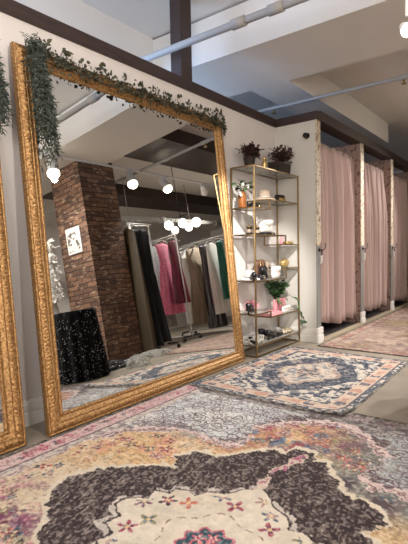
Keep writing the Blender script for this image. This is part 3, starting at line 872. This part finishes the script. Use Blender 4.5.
for k, (cx, rz, c) in enumerate([(-.07,.2,(226,196,120)), (0.0,-.3,(236,226,210)), (.06,.5,(226,170,176))]):
    cd = MB(Matrix.Translation((4.06+cx,2.28,.370+.003*k)) @ Matrix.Rotation(rz,4,'Z')).box(-.045,.045,-.03,.03,0,.002)
    tag(cd.build('card', mat('card_%d_paper' % k, c, .6)), ['yellow card in the pink tray','white card in the middle of the pink tray','pink card at the right of the tray'][k], 'card', 'cards in the pink tray')
ru = clutch('clutch_bag', 'pink ruffled clutch on the fourth shelf under the green plant', (4.32,2.32,.361), .19, .135, .06, M_pinkp, flap=False, bulge=.15)
rf = MB()
for q in range(4):
    n = 40
    a = [(-.09+.18*i/(n-1), -.03-.004, .03+.03*q) for i in range(n)]
    b = [(-.092+.184*i/(n-1), -.044-.010*math.sin(i*1.3+q), .052+.03*q+.006*math.sin(i*.9+q*2)) for i in range(n)]
    rf.loft([a,b], closed=False)
o = rf.build('ruffles', M_pinkp, ru, True)
clutch('clutch_bag', 'small white envelope clutch leaning in front of the pink ruffled clutch', (4.33,2.235,.361), .16, .065, .035, M_wfab, bulge=.3)
pp = plant('potted_plant', 'green trailing pothos plant with a long vine on the fourth shelf', 'plant', (4.38,2.385,.361),
      MB().lathe([(.04,0),(.055,.09),(.058,.10),(.05,.10),(.045,.085)],18), M_wfab, M_green, 44, .075, .055, 17, .135, .20, .12)
st = MB(); lf = MB(); r = random.Random(21)
for pts in ([(.02,-.02,.12),(.07,-.13,.17),(.10,-.21,.12),(.10,-.24,.0),(.12,-.25,-.1),(.10,-.26,-.16)], [(-.05,-.03,.13),(-.15,-.1,.16),(-.2,-.14,.09)]):
    st = MB(); lf = MB()
    st.tube(pts, .003, 5)
    for i in range(len(pts)-1):
        for k in range(2):
            p = Vector(pts[i]).lerp(Vector(pts[i+1]), k/2)
            lf.leaf(p, (r.uniform(-1,.4),-.5,r.uniform(-.8,.4)), (0,-.8,.5), .07, .05)
    o = st.build('vine', M_stem, pp); lf.build('leaves', M_green, o)

def striped(name, c1, c2, scale):
    m = bpy.data.materials.new(name); m.use_nodes = True
    nt = m.node_tree; b = nt.nodes['Principled BSDF']; b.inputs['Roughness'].default_value = .5
    tc = nt.nodes.new('ShaderNodeTexCoord'); w = nt.nodes.new('ShaderNodeTexWave')
    w.inputs['Scale'].default_value = scale; w.inputs['Distortion'].default_value = 9; w.inputs['Detail'].default_value = 1
    nt.links.new(tc.outputs['Object'], w.inputs['Vector'])
    r = nt.nodes.new('ShaderNodeValToRGB'); r.color_ramp.interpolation = 'CONSTANT'
    r.color_ramp.elements[0].color = L3(c1); r.color_ramp.elements[1].position = .5; r.color_ramp.elements[1].color = L3(c2)
    nt.links.new(w.outputs['Color'], r.inputs['Fac']); nt.links.new(r.outputs['Color'], b.inputs['Base Color'])
    return m
def spotted(name, c1, c2, scale):
    m = bpy.data.materials.new(name); m.use_nodes = True
    nt = m.node_tree; b = nt.nodes['Principled BSDF']; b.inputs['Roughness'].default_value = .5
    tc = nt.nodes.new('ShaderNodeTexCoord'); w = nt.nodes.new('ShaderNodeTexVoronoi'); w.inputs['Scale'].default_value = scale
    nt.links.new(tc.outputs['Object'], w.inputs['Vector'])
    r = nt.nodes.new('ShaderNodeValToRGB')
    r.color_ramp.elements[0].position = .38; r.color_ramp.elements[0].color = L3(c2); r.color_ramp.elements[1].position = .48; r.color_ramp.elements[1].color = L3(c1)
    nt.links.new(w.outputs['Distance'], r.inputs['Fac']); nt.links.new(r.outputs['Color'], b.inputs['Base Color'])
    return m
M_zebra = striped('zebra_print', (24,22,22), (226,220,208), 12)
M_leo = spotted('leopard_print', (206,188,160), (50,40,34), 70)
for k, (x, y, rz) in enumerate([(3.77,2.27,.1), (3.90,2.35,-.15)]):
    clutch('clutch_bag', ['black and white zebra print clutch lying at the left of the bottom shelf', 'zebra print clutch lying behind the first one on the bottom shelf'][k],
           (x, y, .116), .2, .045, .11, M_zebra, flap=False, rz=rz, group='zebra print clutches')
shoe('black heeled shoe on the bottom shelf, nearer the front', (4.05,2.26,.116), M_bleath, .2, 'black shoes on the bottom shelf', .045)
shoe('black heeled shoe on the bottom shelf, nearer the wall', (4.08,2.36,.116), M_bleath, .1, 'black shoes on the bottom shelf', .045)
shoe('grey satin shoe beside the black heels on the bottom shelf', (4.24,2.27,.116), mat('grey_satin', (130,128,126), .5), .3, None, .045)
clutch('clutch_bag', 'flat leopard print clutch at the right of the bottom shelf', (4.43,2.31,.116), .19, .04, .15, M_leo, flap=False)

# ------------------------------------------------------------------ fitting room curtains
M_curt = mat('dusty_pink_velvet', (186,162,155), 0.9, var=.05, vscale=4, stretch=(6,6,.6))
def curtain(x0, x1, ztop, zbot, label, seed, nf, gap=0.0):
    r = random.Random(seed)
    nx, nz = 260, 26
    ph = [r.uniform(0,6.3) for _ in range(4)]
    rings = []
    for j in range(nz):
        t = j/(nz-1); z = ztop-(ztop-zbot)*t
        ring = []
        for i in range(nx):
            s = i/(nx-1)
            sw = s+.012*math.sin(2*PI*3*s+ph[1])*t+.006*math.sin(9*t+ph[2])*math.sin(2*PI*2*s)
            x = x0+(x1-x0)*sw
            amp = .030+.054*min(1,t*3)*(.7+.3*math.sin(2*PI*1.7*s+ph[3]))
            f = 1.1-2.1*abs(math.sin(PI*nf*s+1.4*math.sin(2*PI*1.3*s+ph[0])+.35*math.sin(3*t+ph[1])))**.8
            f2 = .3*math.sin(2*PI*nf*1.7*s+ph[2]+t)
            y = .122+amp*(f+f2) - .008*t
            if t < .035: y = .12+(y-.12)*.6+.012*math.sin(2*PI*nf*2*s)
            ring.append((x, YF+y, z-.018*t*math.sin(2*PI*nf*s*.5+ph[1])*(t > .95)))
        rings.append(ring)
    o = MB().loft(rings, closed=False).build('curtain', M_curt, None, True)
    md = o.modifiers.new('s','SOLIDIFY'); md.thickness = .004
    return tag(o, label, 'curtain', 'pink velvet fitting room curtains')
ZR = 2.235
curtain(4.725, 5.225, 2.25, .17, 'dusty pink velvet curtain panel nearest the brass shelves, left half of first fitting room', 1, 4.3)
curtain(5.275, 6.038, 2.25, .12, 'dusty pink velvet curtain panel covering right half of the first fitting room', 2, 6.2)
curtain(6.17, 7.48, 2.25, .12, 'dusty pink velvet curtain closing the middle fitting room', 3, 10.4)
curtain(7.61, 8.90, 2.25, .12, 'dusty pink velvet curtain at the right edge of the photo', 4, 10.4)
for k in range(3):
    xa, xb = XP[k]+(.0765 if k == 0 else .0555), XP[k+1]-.0005
    t = thing('curtain_rod', ['curtain rod of the fitting room next to the brass shelves','curtain rod of the middle fitting room','curtain rod of the fitting room at the right edge'][k], 'curtain rod', (xa, YF+.12, ZR))
    MB().tube([(0,0,0),(xb-xa,0,0)], .011, 10).build('rod', M_brass, t, True)
    for x in (0.006, xb-xa-.006):
        MB().lathe([(.022,-.006),(.022,.006)],14, M=Matrix.Rotation(PI/2,3,'Y'), c=(x,0,0)).build('socket', M_brass, t)
for k in range(3):
    x = XP[k]+.045
    t = thing('tieback_hook', ['curtain tieback hook on the partition next to the brass shelves','curtain tieback hook on the partition between first and middle fitting room','curtain tieback hook on the last visible partition post'][k], 'hook', (x, YF-.012, 1.02))
    MB().lathe([(.02,0),(.02,.008),(.006,.012),(.006,.03)],14, M=Matrix.Rotation(PI/2,3,'X')).build('plate', M_blackm, t, True)
    MB().tube([(0,-.03,0),(0.02,-.045,.0),(.045,-.05,.02),(.055,-.048,.06),(.06,-.04,.075)], .005, 8).build('hook', M_blackm, t, True)
    MB().tube([(.0,-.03,0),(-.02,-.034,-.03),(-.01,-.03,-.06),(.02,-.032,-.04),(0.01,-.03,-.005)], .004, 6).build('cord', M_blackm, t, True)
    MB().lathe([(.005,0),(.012,-.01),(.008,-.02),(.016,-.09),(.001,-.09)],12, c=(-.01,-.03,-.06)).build('tassel', M_wfab, t, True)
t = thing('wall_hook', 'round black hook on the pale end wall above the brass shelves', 'hook', (XB, 2.10, 2.258))
RY = Matrix.Rotation(-PI/2, 3, 'Y')
MB().lathe([(.032,0),(.032,.008),(.014,.014),(.012,.035),(.024,.045),(.026,.055),(.016,.064),(.001,.066)],20, M=RY).build('knob', M_blackm, t, True)
MB().tube([(-.02,0,-.01),(-.035,0,-.04),(-.05,0,-.03)], .005, 6).build('hook', M_brass, t, True)

# ------------------------------------------------------------------ pipes, track, spotlights
def pipe(label, p0, p1, r, fits, name='ceiling_pipe', m=M_pipe, up=0):
    t = thing(name, label, 'pipe', p0)
    d = Vector(p1)-Vector(p0)
    MB().tube([(0,0,0), tuple(d)], r, 16).build('pipe', m, t, True)
    if up:
        for s in (.1,.5,.9): MB().tube([tuple(d*s+Vector((0,0,r*.8))), tuple(d*s+Vector((0,0,up)))], .006, 6).build('hanger_rod', m, t, True)
    for s in fits:
        c = d*s; n = d.normalized()
        MB().tube([tuple(c-n*.06), tuple(c-n*.055), tuple(c+n*.055), tuple(c+n*.06)], [r*1.02,r*1.35,r*1.35,r*1.02], 16).build('coupling', m, t, True)
    return t
pipe('white painted pipe running across under the ceiling beside the brown post', (2.84,-4.6,2.7), (2.845,5.6,2.7), .028, [.6,.63,.3])
pipe('thin grey painted pipe crossing under the ceiling above the fitting rooms', (5.06,-4.6,2.8), (5.06,5.6,2.8), .021, [.50,.57,.3], m=mat('grey_pipe_paint',(160,157,153),.6))
pipe('thick white duct pipe hanging in the far room', (5.2,-1.05,2.32), (9.5,-.95,2.32), .05, [.3,.7], 'duct_pipe', up=.8)
def sprinkler(label, p):
    t = thing('sprinkler_head', label, 'sprinkler', p, group='ceiling sprinklers')
    MB().lathe([(.012,0),(.012,.03),(.009,.03)],10).build('stem', M_brass, t, True)
    MB().lathe([(.028,-.012),(.028,-.008),(.006,-.004),(.006,0)],14).build('deflector', M_brass, t, True)
sprinkler('sprinkler head under the thin ceiling pipe near the right edge', (5.06,1.22,2.742))
sprinkler('sprinkler head under the thin ceiling pipe above the brass shelves', (5.06,2.75,2.742))
pipe('thin bent conduit on the ceiling', (2.6,.55,2.98), (2.6,-.6,2.98), .014, [], 'conduit')
M_bulb = mat('lamp_glow', (255,240,214), .5, emis=28.0)
def spotlight(label, p, aim, zrail, watts, ang=1.9, group='track spotlights', blend=.8, col=(1,.955,.91), k=1.25, hm=None):
    t = thing('track_spotlight', label, 'lamp', p, group=group)
    d = (Vector(aim)-Vector(p)).normalized()
    q = d.to_track_quat('Z','Y').to_matrix() @ Matrix.Scale(k,3)
    hm = hm or M_white
    MB().box(-.05,.05,-.018,.018,zrail-p[2]-.03,zrail-p[2]).tube([(0,0,.06),(0,0,zrail-p[2]-.02)], .008, 8).build('mount', M_white, t)
    MB().lathe([(.02,-.14),(.045,-.125),(.05,-.06),(.06,.0),(.066,.035),(.058,.035),(.052,.0)],20, M=q).build('housing', hm, t, True)
    MB().lathe([(.05,.0),(.06,.038),(.058,.06),(.04,.085),(.001,.095)],20, M=q).build('bulb', M_bulb if watts else M_white, t, True)
    if watts:
        l = bpy.data.lights.new('spot', 'SPOT'); l.energy = watts; l.spot_size = ang; l.spot_blend = blend; l.shadow_soft_size = .035; l.color = col
        o = bpy.data.objects.new('spot', l); COL.objects.link(o); o.parent = t
        o.location = d*.13*k; o.rotation_euler = d.to_track_quat('-Z','Y').to_euler()
    return t
def track(label, x0, x1, y, z, zc=None):
    t = thing('light_track', label, 'track', ((x0+x1)/2, y, z))
    h = (x1-x0)/2
    MB().box(-h,h,-.018,.018,0,.025).build('rail', M_white, t)
    for x in (-h*.8, h*.8):
        xx = (x0+x1)/2+x
        zc2 = 3.22 if xx < 3.43 else 2.8 if xx < 4.36 else 3.12
        MB().tube([(x,0,.025),(x,0,zc2-z)], .005, 6).build('hanger_rod', M_white, t)
track('long white light track seen in the mirror above the brick column', 2.6, 8.4, -.07, 2.78)
R1 = 2.78
spotlight('bright track spotlight reflected in the mirror, leftmost beside the brick column', (3.45,-.07,2.59), (2.7,1.0,0), R1, 90, 1.7)
spotlight('bright track spotlight reflected in the mirror, second from left', (4.84,-.07,2.61), (4.3,1.0,0), R1, 130, 1.5)
spotlight('bright track spotlight reflected in the mirror, third from left', (5.63,-.07,2.62), (5.8,1.2,.0), R1, 110, 1.4)
spotlight('track spotlight reflected in the mirror, furthest right of the row, unlit and turned aside', (6.70,-.07,2.64), (8.6,-.9,.8), R1, 0, k=1.0)
spotlight('unseen spotlight added at the far end of the track to shade the curtain folds', (8.3,-.07,2.64), (6.9,2.0,1.1), R1, 330, 1.1)  # added lamp, brings out the curtain folds from the far side
spotlight('unseen spotlight added in front of the fitting rooms to light the curtains from the right', (7.3,.98,2.72), (5.3,2.0,1.1), 3.12, 330, 1.0)  # added lamp without a rail, lights the first curtains from the right
spotlight('track spotlight glowing at the top right edge of the photo', (2.31,.545,2.06), (0.8,-.3,.9), 2.85, 30, 1.4, k=.5)
track('white light track above the rugs near the camera', -2.0, 2.5, .55, 2.85)
spotlight('track spotlight above the large rug lighting the wall between the two mirrors', (1.15,.55,2.72), (1.45,2.4,.7), 2.85, 62, 2.0)
spotlight('track spotlight near the camera lighting the shelves', (1.9,.55,2.72), (3.98,2.48,.88), 2.85, 700, .50, blend=.5)
spotlight('unseen spotlight added near the camera to graze the curtains', (1.5,.55,2.72), (6.3,2.0,1.0), 2.85, 15, .62)  # added weak lamp, grazes the curtain folds from the left
spotlight('unseen spotlight added on the track to brighten the brick column', (2.75,-.07,2.62), (3.9,-.3,1.0), R1, 120, 1.6)  # added lamp, lifts the brick column in the reflection
spotlight('unseen spotlight added over the racks to brighten them', (7.6,-.07,2.62), (7.0,-1.4,1.0), R1, 260, 2.2)  # added lamp, lifts the gowns and the walls behind them
# globe chandelier in the mirror
ch = thing('globe_chandelier', 'cluster chandelier of five glowing white globes seen in the mirror', 'lamp', (6.0,-.18,2.0))
M_globe = mat('globe_glow', (255,246,232), .4, emis=6.0)
stm = MB(); stm.tube([(0,0,.1),(0,0,1.11)], .006, 8)
for k, (dx, dy, dz) in enumerate([(0,-.28,.06),(.05,-.20,-.045),(0,.04,.02),(.0,.15,-.08),(.06,.28,-.02)]):
    MB().sphere((dx,dy,dz), .082 if k not in (1,3) else .066, 18, 12).build('globe', M_globe, ch, True)
    stm.tube([(0,0,.14),(dx*.5,dy*.5,.17),(dx,dy,dz+.06)], .006, 8)
stm.lathe([(.05,1.105),(.05,1.12)],16).build('stem', M_blackm, ch, True)
# ------------------------------------------------------------------ things seen in the mirror
pf = thing('picture_frame', 'small white framed print hanging on the brick column', 'picture', (3.87,-.39,1.75), (0,0,0))
MB().box(-.022,-.002,-.15,.15,-.18,.18).build('frame', M_white, pf, bevel=.004)
def print_mat():
    m = bpy.data.materials.new('botanical_print'); m.use_nodes = True
    nt = m.node_tree; b = nt.nodes['Principled BSDF']; b.inputs['Roughness'].default_value = .4
    tc = nt.nodes.new('ShaderNodeTexCoord'); n = nt.nodes.new('ShaderNodeTexNoise'); n.inputs['Scale'].default_value = 14
    nt.links.new(tc.outputs['Object'], n.inputs['Vector'])
    r = nt.nodes.new('ShaderNodeValToRGB'); e = r.color_ramp.elements
    e[0].position = .40; e[0].color = L3((90,84,80)); e[1].position = .47; e[1].color = L3((226,222,214))
    nt.links.new(n.outputs['Fac'], r.inputs['Fac']); nt.links.new(r.outputs['Color'], b.inputs['Base Color'])
    return m
MB().box(-.0245,-.022,-.125,.125,-.155,.155).build('print', print_mat(), pf)

def sequin_mat():
    m = bpy.data.materials.new('black_sequins'); m.use_nodes = True
    nt = m.node_tree; b = nt.nodes['Principled BSDF']
    tc = nt.nodes.new('ShaderNodeTexCoord'); v = nt.nodes.new('ShaderNodeTexVoronoi'); v.inputs['Scale'].default_value = 170
    nt.links.new(tc.outputs['Object'], v.inputs['Vector'])
    sp = nt.nodes.new('ShaderNodeSeparateColor'); nt.links.new(v.outputs['Color'], sp.inputs[0])
    r = nt.nodes.new('ShaderNodeValToRGB'); r.color_ramp.interpolation = 'CONSTANT'
    r.color_ramp.elements[0].color = L3((13,13,15)); r.color_ramp.elements[1].position = .98; r.color_ramp.elements[1].color = L3((236,236,240))
    nt.links.new(sp.outputs[0], r.inputs['Fac']); nt.links.new(r.outputs['Color'], b.inputs['Base Color'])
    b.inputs['Roughness'].default_value = .8; b.inputs['Specular IOR Level'].default_value = .15
    return m
dt = thing('draped_table', 'round low display table hidden under black sequinned cloth, seen in the mirror', 'table', (3.08,.40,0))
rings = []
for j in range(14):
    tt = j/13; z = .75-.742*tt; ring = []
    for i in range(96):
        a = 2*PI*i/96
        rad = .235+.035*tt+(.006+.022*tt)*math.sin(13*a+1.2*math.sin(3*a))
        ring.append((rad*math.cos(a), rad*math.sin(a), z))
    rings.append(ring)
rings = [[(p[0]*.94, p[1]*.94, .757) for p in rings[0]]]+rings
MB().loft(list(reversed(rings)), cap0=False).build('cloth', sequin_mat(), dt, True)
MB().lathe([(.2,0),(.2,.02),(.04,.03),(.04,.71),(.215,.72),(.215,.745)],24).build('table_base', M_blackm, dt)

M_chrome = mat('white_rack_metal', (222,222,222), .35, .3)
def rack_thing(label, x, y0, y1, h, foot=.43, rz=0):
    t = thing('garment_rack', label, 'rack', (x, (y0+y1)/2, 0), (0,0,rz), group='rolling garment racks in the mirror')
    k = (y1-y0)/2
    for y in (-k, k):
        MB().tube([(0,y,.07),(0,y,h)], .014, 10).build('upright', M_chrome, t, True)
        MB().tube([(-foot/2,y,.085),(foot/2,y,.085)], .014, 8).build('foot', M_blackm, t, True)
        for s in (-1,1):
            MB().lathe([(.001,-.012),(.028,-.012),(.03,0),(.028,.012),(.001,.012)],14, M=Matrix.Rotation(PI/2,3,'Y'), c=(s*foot/2,y,.031)).tube([(s*foot/2,y,.05),(s*foot/2,y,.09)], .008, 6).build('caster', M_blackm, t)
    MB().tube([(0,-k-.08,h),(0,k+.04,h)], .014, 10).build('hanging_rail', M_chrome, t, True)
    MB().tube([(0,-k,.09),(0,k,.09)], .011, 8).build('base_bar', M_chrome, t, True)
    return t
rack_thing('rolling garment rack with black and olive gowns beside the brick column in the mirror', 4.86, -.30, .10, 1.95, rz=PI/2)
rack_thing('rolling garment rack with pink and wine coloured dresses in the mirror', 6.0, -1.25, -.36, 1.87)
rack_thing('rolling garment rack of pale and dark gowns furthest right in the mirror', 7.0, -1.25, .0, 1.80)
def hanger(label, x, y, h, rz=0):
    t = thing('clothes_hanger', label, 'hanger', (x,y,h), (0,0,rz), group='clothes hangers on the racks')
    MB().tube([(0,0,.012),(.02,0,.03),(.012,0,.052),(-.012,0,.052),(-.02,0,.035)][::-1]+[(0,0,-.03)], .0025, 6).build('hook', M_chrome, t)
    MB().tube([(-.2,0,-.09),(-.1,0,-.05),(0,0,-.03),(.1,0,-.05),(.2,0,-.09)], .007, 8).build('arms', M_white, t, True)
def gown(name, label, x, y, h, zb, prof, m, cat='dress', folds=9, seed=1, thick=.07, hang=True, amp=.12, group='gowns hanging on the racks', rz=0):
    # prof: (fraction from top, half width); hangs facing along the rail
    r = random.Random(seed); p1, p2 = r.uniform(0,6), r.uniform(0,6)
    zt = h-.075; rings = []; N = 60; J = 26
    fr = [a for a, b in prof]; wd = [b for a, b in prof]
    for j in range(J):
        t = j/(J-1); z = zt-(zt-zb)*t
        w = float(np.interp(t, fr, wd)); dp = thick*(.35+1.0*min(1,t*1.6))*(.6+w*1.4)
        ring = []
        for i in range(N):
            a = 2*PI*i/N
            k = 1+amp*t*math.sin(folds*a+p1+.8*math.sin(2*a+p2))
            dz = -.05*abs(math.cos(a))*(t < .03)
            ring.append((w*k*math.cos(a)+.01*math.sin(5*t+p1), dp*k*math.sin(a), z+dz-h))
        rings.append(ring)
    o = MB().loft(rings, cap0=True, cap1=False).build(name, m, None, True, loc=(x,y,h), rot=(0,0,rz))
    tag(o, label, cat, group)
    if hang: hanger('hanger holding the '+label.split(' hanging')[0].split(' at the')[0], x, y, h, rz)
    return o
M_olive = mat('olive_satin', (80,67,46), .5, sheen=.1)
M_pinkd = mat('pink_sequin_fabric', (226,120,152), .5, var=.25, vscale=40)
M_wine = mat('wine_satin', (112,30,56), .45, var=.2, vscale=20)
M_silver = mat('silver_sequin_fabric', (170,172,172), .35, .3, var=.25, vscale=40)
M_pale = mat('ivory_tulle', (228,226,220), .7)
M_taup2 = mat('taupe_lace', (140,124,104), .7, var=.2, vscale=40)
M_dks = mat('charcoal_sequin_fabric', (62,58,58), .35, .3, var=.5, vscale=60)
M_emer = mat('emerald_satin', (20,96,78), .4)
M_gray = mat('slate_grey_fabric', (92,98,104), .7)
A_LINE = [(0,.20),(.04,.18),(.12,.15),(.25,.12),(.4,.17),(1,.30)]
SLIM = [(0,.19),(.05,.17),(.2,.14),(.35,.15),(1,.21)]
STRA = [(0,.16),(.1,.17),(1,.19)]
# rack 1
gown('gown', 'olive brown satin gown hanging next to the brick column in the mirror', 4.61, -.10, 1.95, .06, [(0,.13),(.05,.14),(1,.18)], M_olive, folds=5, seed=2, thick=.07, rz=PI/2)
gown('gown', 'long black gown hanging directly beside the olive gown', 4.74, -.10, 1.95, .10, [(0,.13),(.05,.14),(1,.20)], M_black, folds=7, seed=3, thick=.07, rz=PI/2)
gown('gown', 'long black gown with flared hem at the right end of the first rack', 4.86, -.09, 1.95, .14, [(0,.12),(.05,.13),(.4,.14),(.41,.16),(1,.24)], M_black, folds=8, seed=4, thick=.07, rz=PI/2)
# rack 2
gown('dress', 'slate grey dress at the far left end of the middle rack', 6.0, -1.12, 1.87, .65, STRA, M_gray, seed=5, thick=.07)
gown('dress', 'bright pink sequinned dress hanging on the middle rack', 6.0, -.70, 1.87, .50, A_LINE, M_pinkd, seed=6, thick=.075)
gown('dress', 'silver sequinned dress hanging directly left of the pink dress', 6.0, -.92, 1.87, .28, A_LINE, M_silver, seed=16, thick=.05)
gown('dress', 'wine red dress hanging right of the pink dress', 6.02, -.46, 1.87, .66, [(0,.15),(.06,.14),(.25,.11),(1,.17)], M_wine, seed=7, thick=.08)
# rack 3
gown('gown', 'ivory tulle gown hanging left on the furthest rack', 7.0, -1.00, 1.80, .25, SLIM, M_pale, seed=8, thick=.12)
gown('gown', 'taupe lace gown hanging on the furthest rack beside the ivory gown', 7.0, -.77, 1.80, .22, [(0,.2),(.06,.27),(.2,.22),(.3,.14),(1,.3)], M_taup2, seed=9, thick=.16)
gown('gown', 'charcoal sequinned gown hanging beside the taupe lace gown', 7.0, -.50, 1.80, .10, SLIM, M_dks, seed=10, thick=.13)
gown('gown', 'white sleeveless gown hanging between charcoal and emerald gowns', 7.0, -.34, 1.80, .35, STRA, M_pale, seed=11, thick=.09)
gown('gown', 'emerald green gown hanging near the right mirror frame', 7.0, -.14, 1.80, .6, [(0,.12),(.1,.1),(1,.13)], M_emer, seed=12, thick=.07)
# white garment behind the column
def fluffy(label, x, y, z):
    t = thing('feather_boa', label, 'boa', (x,y,z)); lf = MB(); r = random.Random(31)
    pts = [(0,.0,.62),(-.05,.02,.4),(.02,0,.2),(-.03,.01,0),(0,0,-.2)]
    MB().tube(pts, .02, 8).build('cord', M_wfab, t, True)
    for i in range(len(pts)-1):
        for k in range(110):
            p = Vector(pts[i]).lerp(Vector(pts[i+1]), r.random())
            lf.leaf(p, (r.uniform(-1,1), r.uniform(-1,1), r.uniform(-.8,.8)), (r.uniform(-1,1),1,.3), r.uniform(.08,.12), .05)
    lf.build('feathers', M_wfab, t)
gown('dress', 'white dress hanging left of the brick column in the mirror', 3.62, -.98, 1.78, .4, A_LINE, M_pale, seed=14, thick=.1, group=None)
fluffy('white feather boa hanging at the left edge of the brick column in the mirror', 3.73, -.79, 1.2)
# hooks for them: a short wall rail on the back of the column
t = thing('clothes_rail', 'short rail on the column carrying white clothes', 'rail', (3.87,-.72,1.78))
MB().tube([(.1,0,0),(.1,-.26,0),(-.5,-.26,0)], .012, 8).build('rail', M_chrome, t, True)
MB().tube([(-.07,-.04,-.11),(-.07,-.26,0)], .006, 6).build('hook', M_chrome, t, True)

def bag_heap(label, loc, m, sx, sy, sz, seed, name, cat):
    r = np.random.default_rng(seed); rings = []
    for j in range(12):
        tt = j/11; ring = []
        for i in range(40):
            a = 2*PI*i/40
            rad = math.sin(PI*(.5+.5*tt))*.9+.1*(1-tt)
            k = 1+.16*(r.random()-.5)+.12*math.sin(5*a+seed+3*tt)
            ring.append((sx*rad*k*math.cos(a), sy*rad*k*math.sin(a), sz*(math.sin(PI/2*tt))*(1+.25*(r.random()-.5))+.002))
        rings.append(ring)
    o = MB().loft(rings).build(name, m, None, False, loc=loc)
    return tag(o, label, cat)
bag_heap('heap of black plastic at the foot of the brick column in the mirror', (3.62,.20,0), mat('black_plastic', (20,20,21), .3), .32, .26, .10, 3, 'plastic_bag', 'bag')
def clear_plastic():
    m = bpy.data.materials.new('clear_plastic_film'); m.use_nodes = True
    b = m.node_tree.nodes['Principled BSDF']; b.inputs['Base Color'].default_value = L3((214,214,208)); b.inputs['Roughness'].default_value = .12; b.inputs['Alpha'].default_value = .5
    return m
M_film = clear_plastic()
bag_heap('crumpled clear plastic bag on the floor by the brick column in the mirror', (3.66,.66,0), M_film, .14, .14, .13, 4, 'plastic_bag', 'bag')
bag_heap('crumpled clear plastic film lying under the olive gown in the mirror', (4.35,.25,0), M_film, .34, .16, .09, 6, 'plastic_bag', 'bag')

# ------------------------------------------------------------------ daylight behind the partition
wn = MB().add([(-2.2,5.58,.4),(1.8,5.58,.4),(1.8,5.58,2.9),(-2.2,5.58,2.9)], [(0,1,2,3)])
struct('window_1', wn, mat('daylight_pane', (178,210,255), .5, emis=14.0))
# glowing pane added on the rear wall behind the camera, for ambient fill
wn = MB().add([(X0+.02,-4.0,.5),(X0+.02,-.5,.5),(X0+.02,-.5,2.9),(X0+.02,-4.0,2.9)], [(0,1,2,3)])
struct('rear_fill_pane', wn, mat('rear_fill_glow', (255,248,242), .5, emis=11.0))
w = bpy.data.worlds.new('world'); scene.world = w; w.use_nodes = True
w.node_tree.nodes['Background'].inputs[0].default_value = (.9,.9,1,1); w.node_tree.nodes['Background'].inputs[1].default_value = .05

vs = scene.view_settings
vs.view_transform = 'Standard'; vs.look = 'None'; vs.gamma = 1.0; vs.exposure = -0.17
try: vs.use_curve_mapping = False
except Exception: pass
scene.cycles.caustics_reflective = False
scene.cycles.caustics_refractive = False
scene.cycles.max_bounces = 10
scene.cycles.sample_clamp_indirect = 6.0
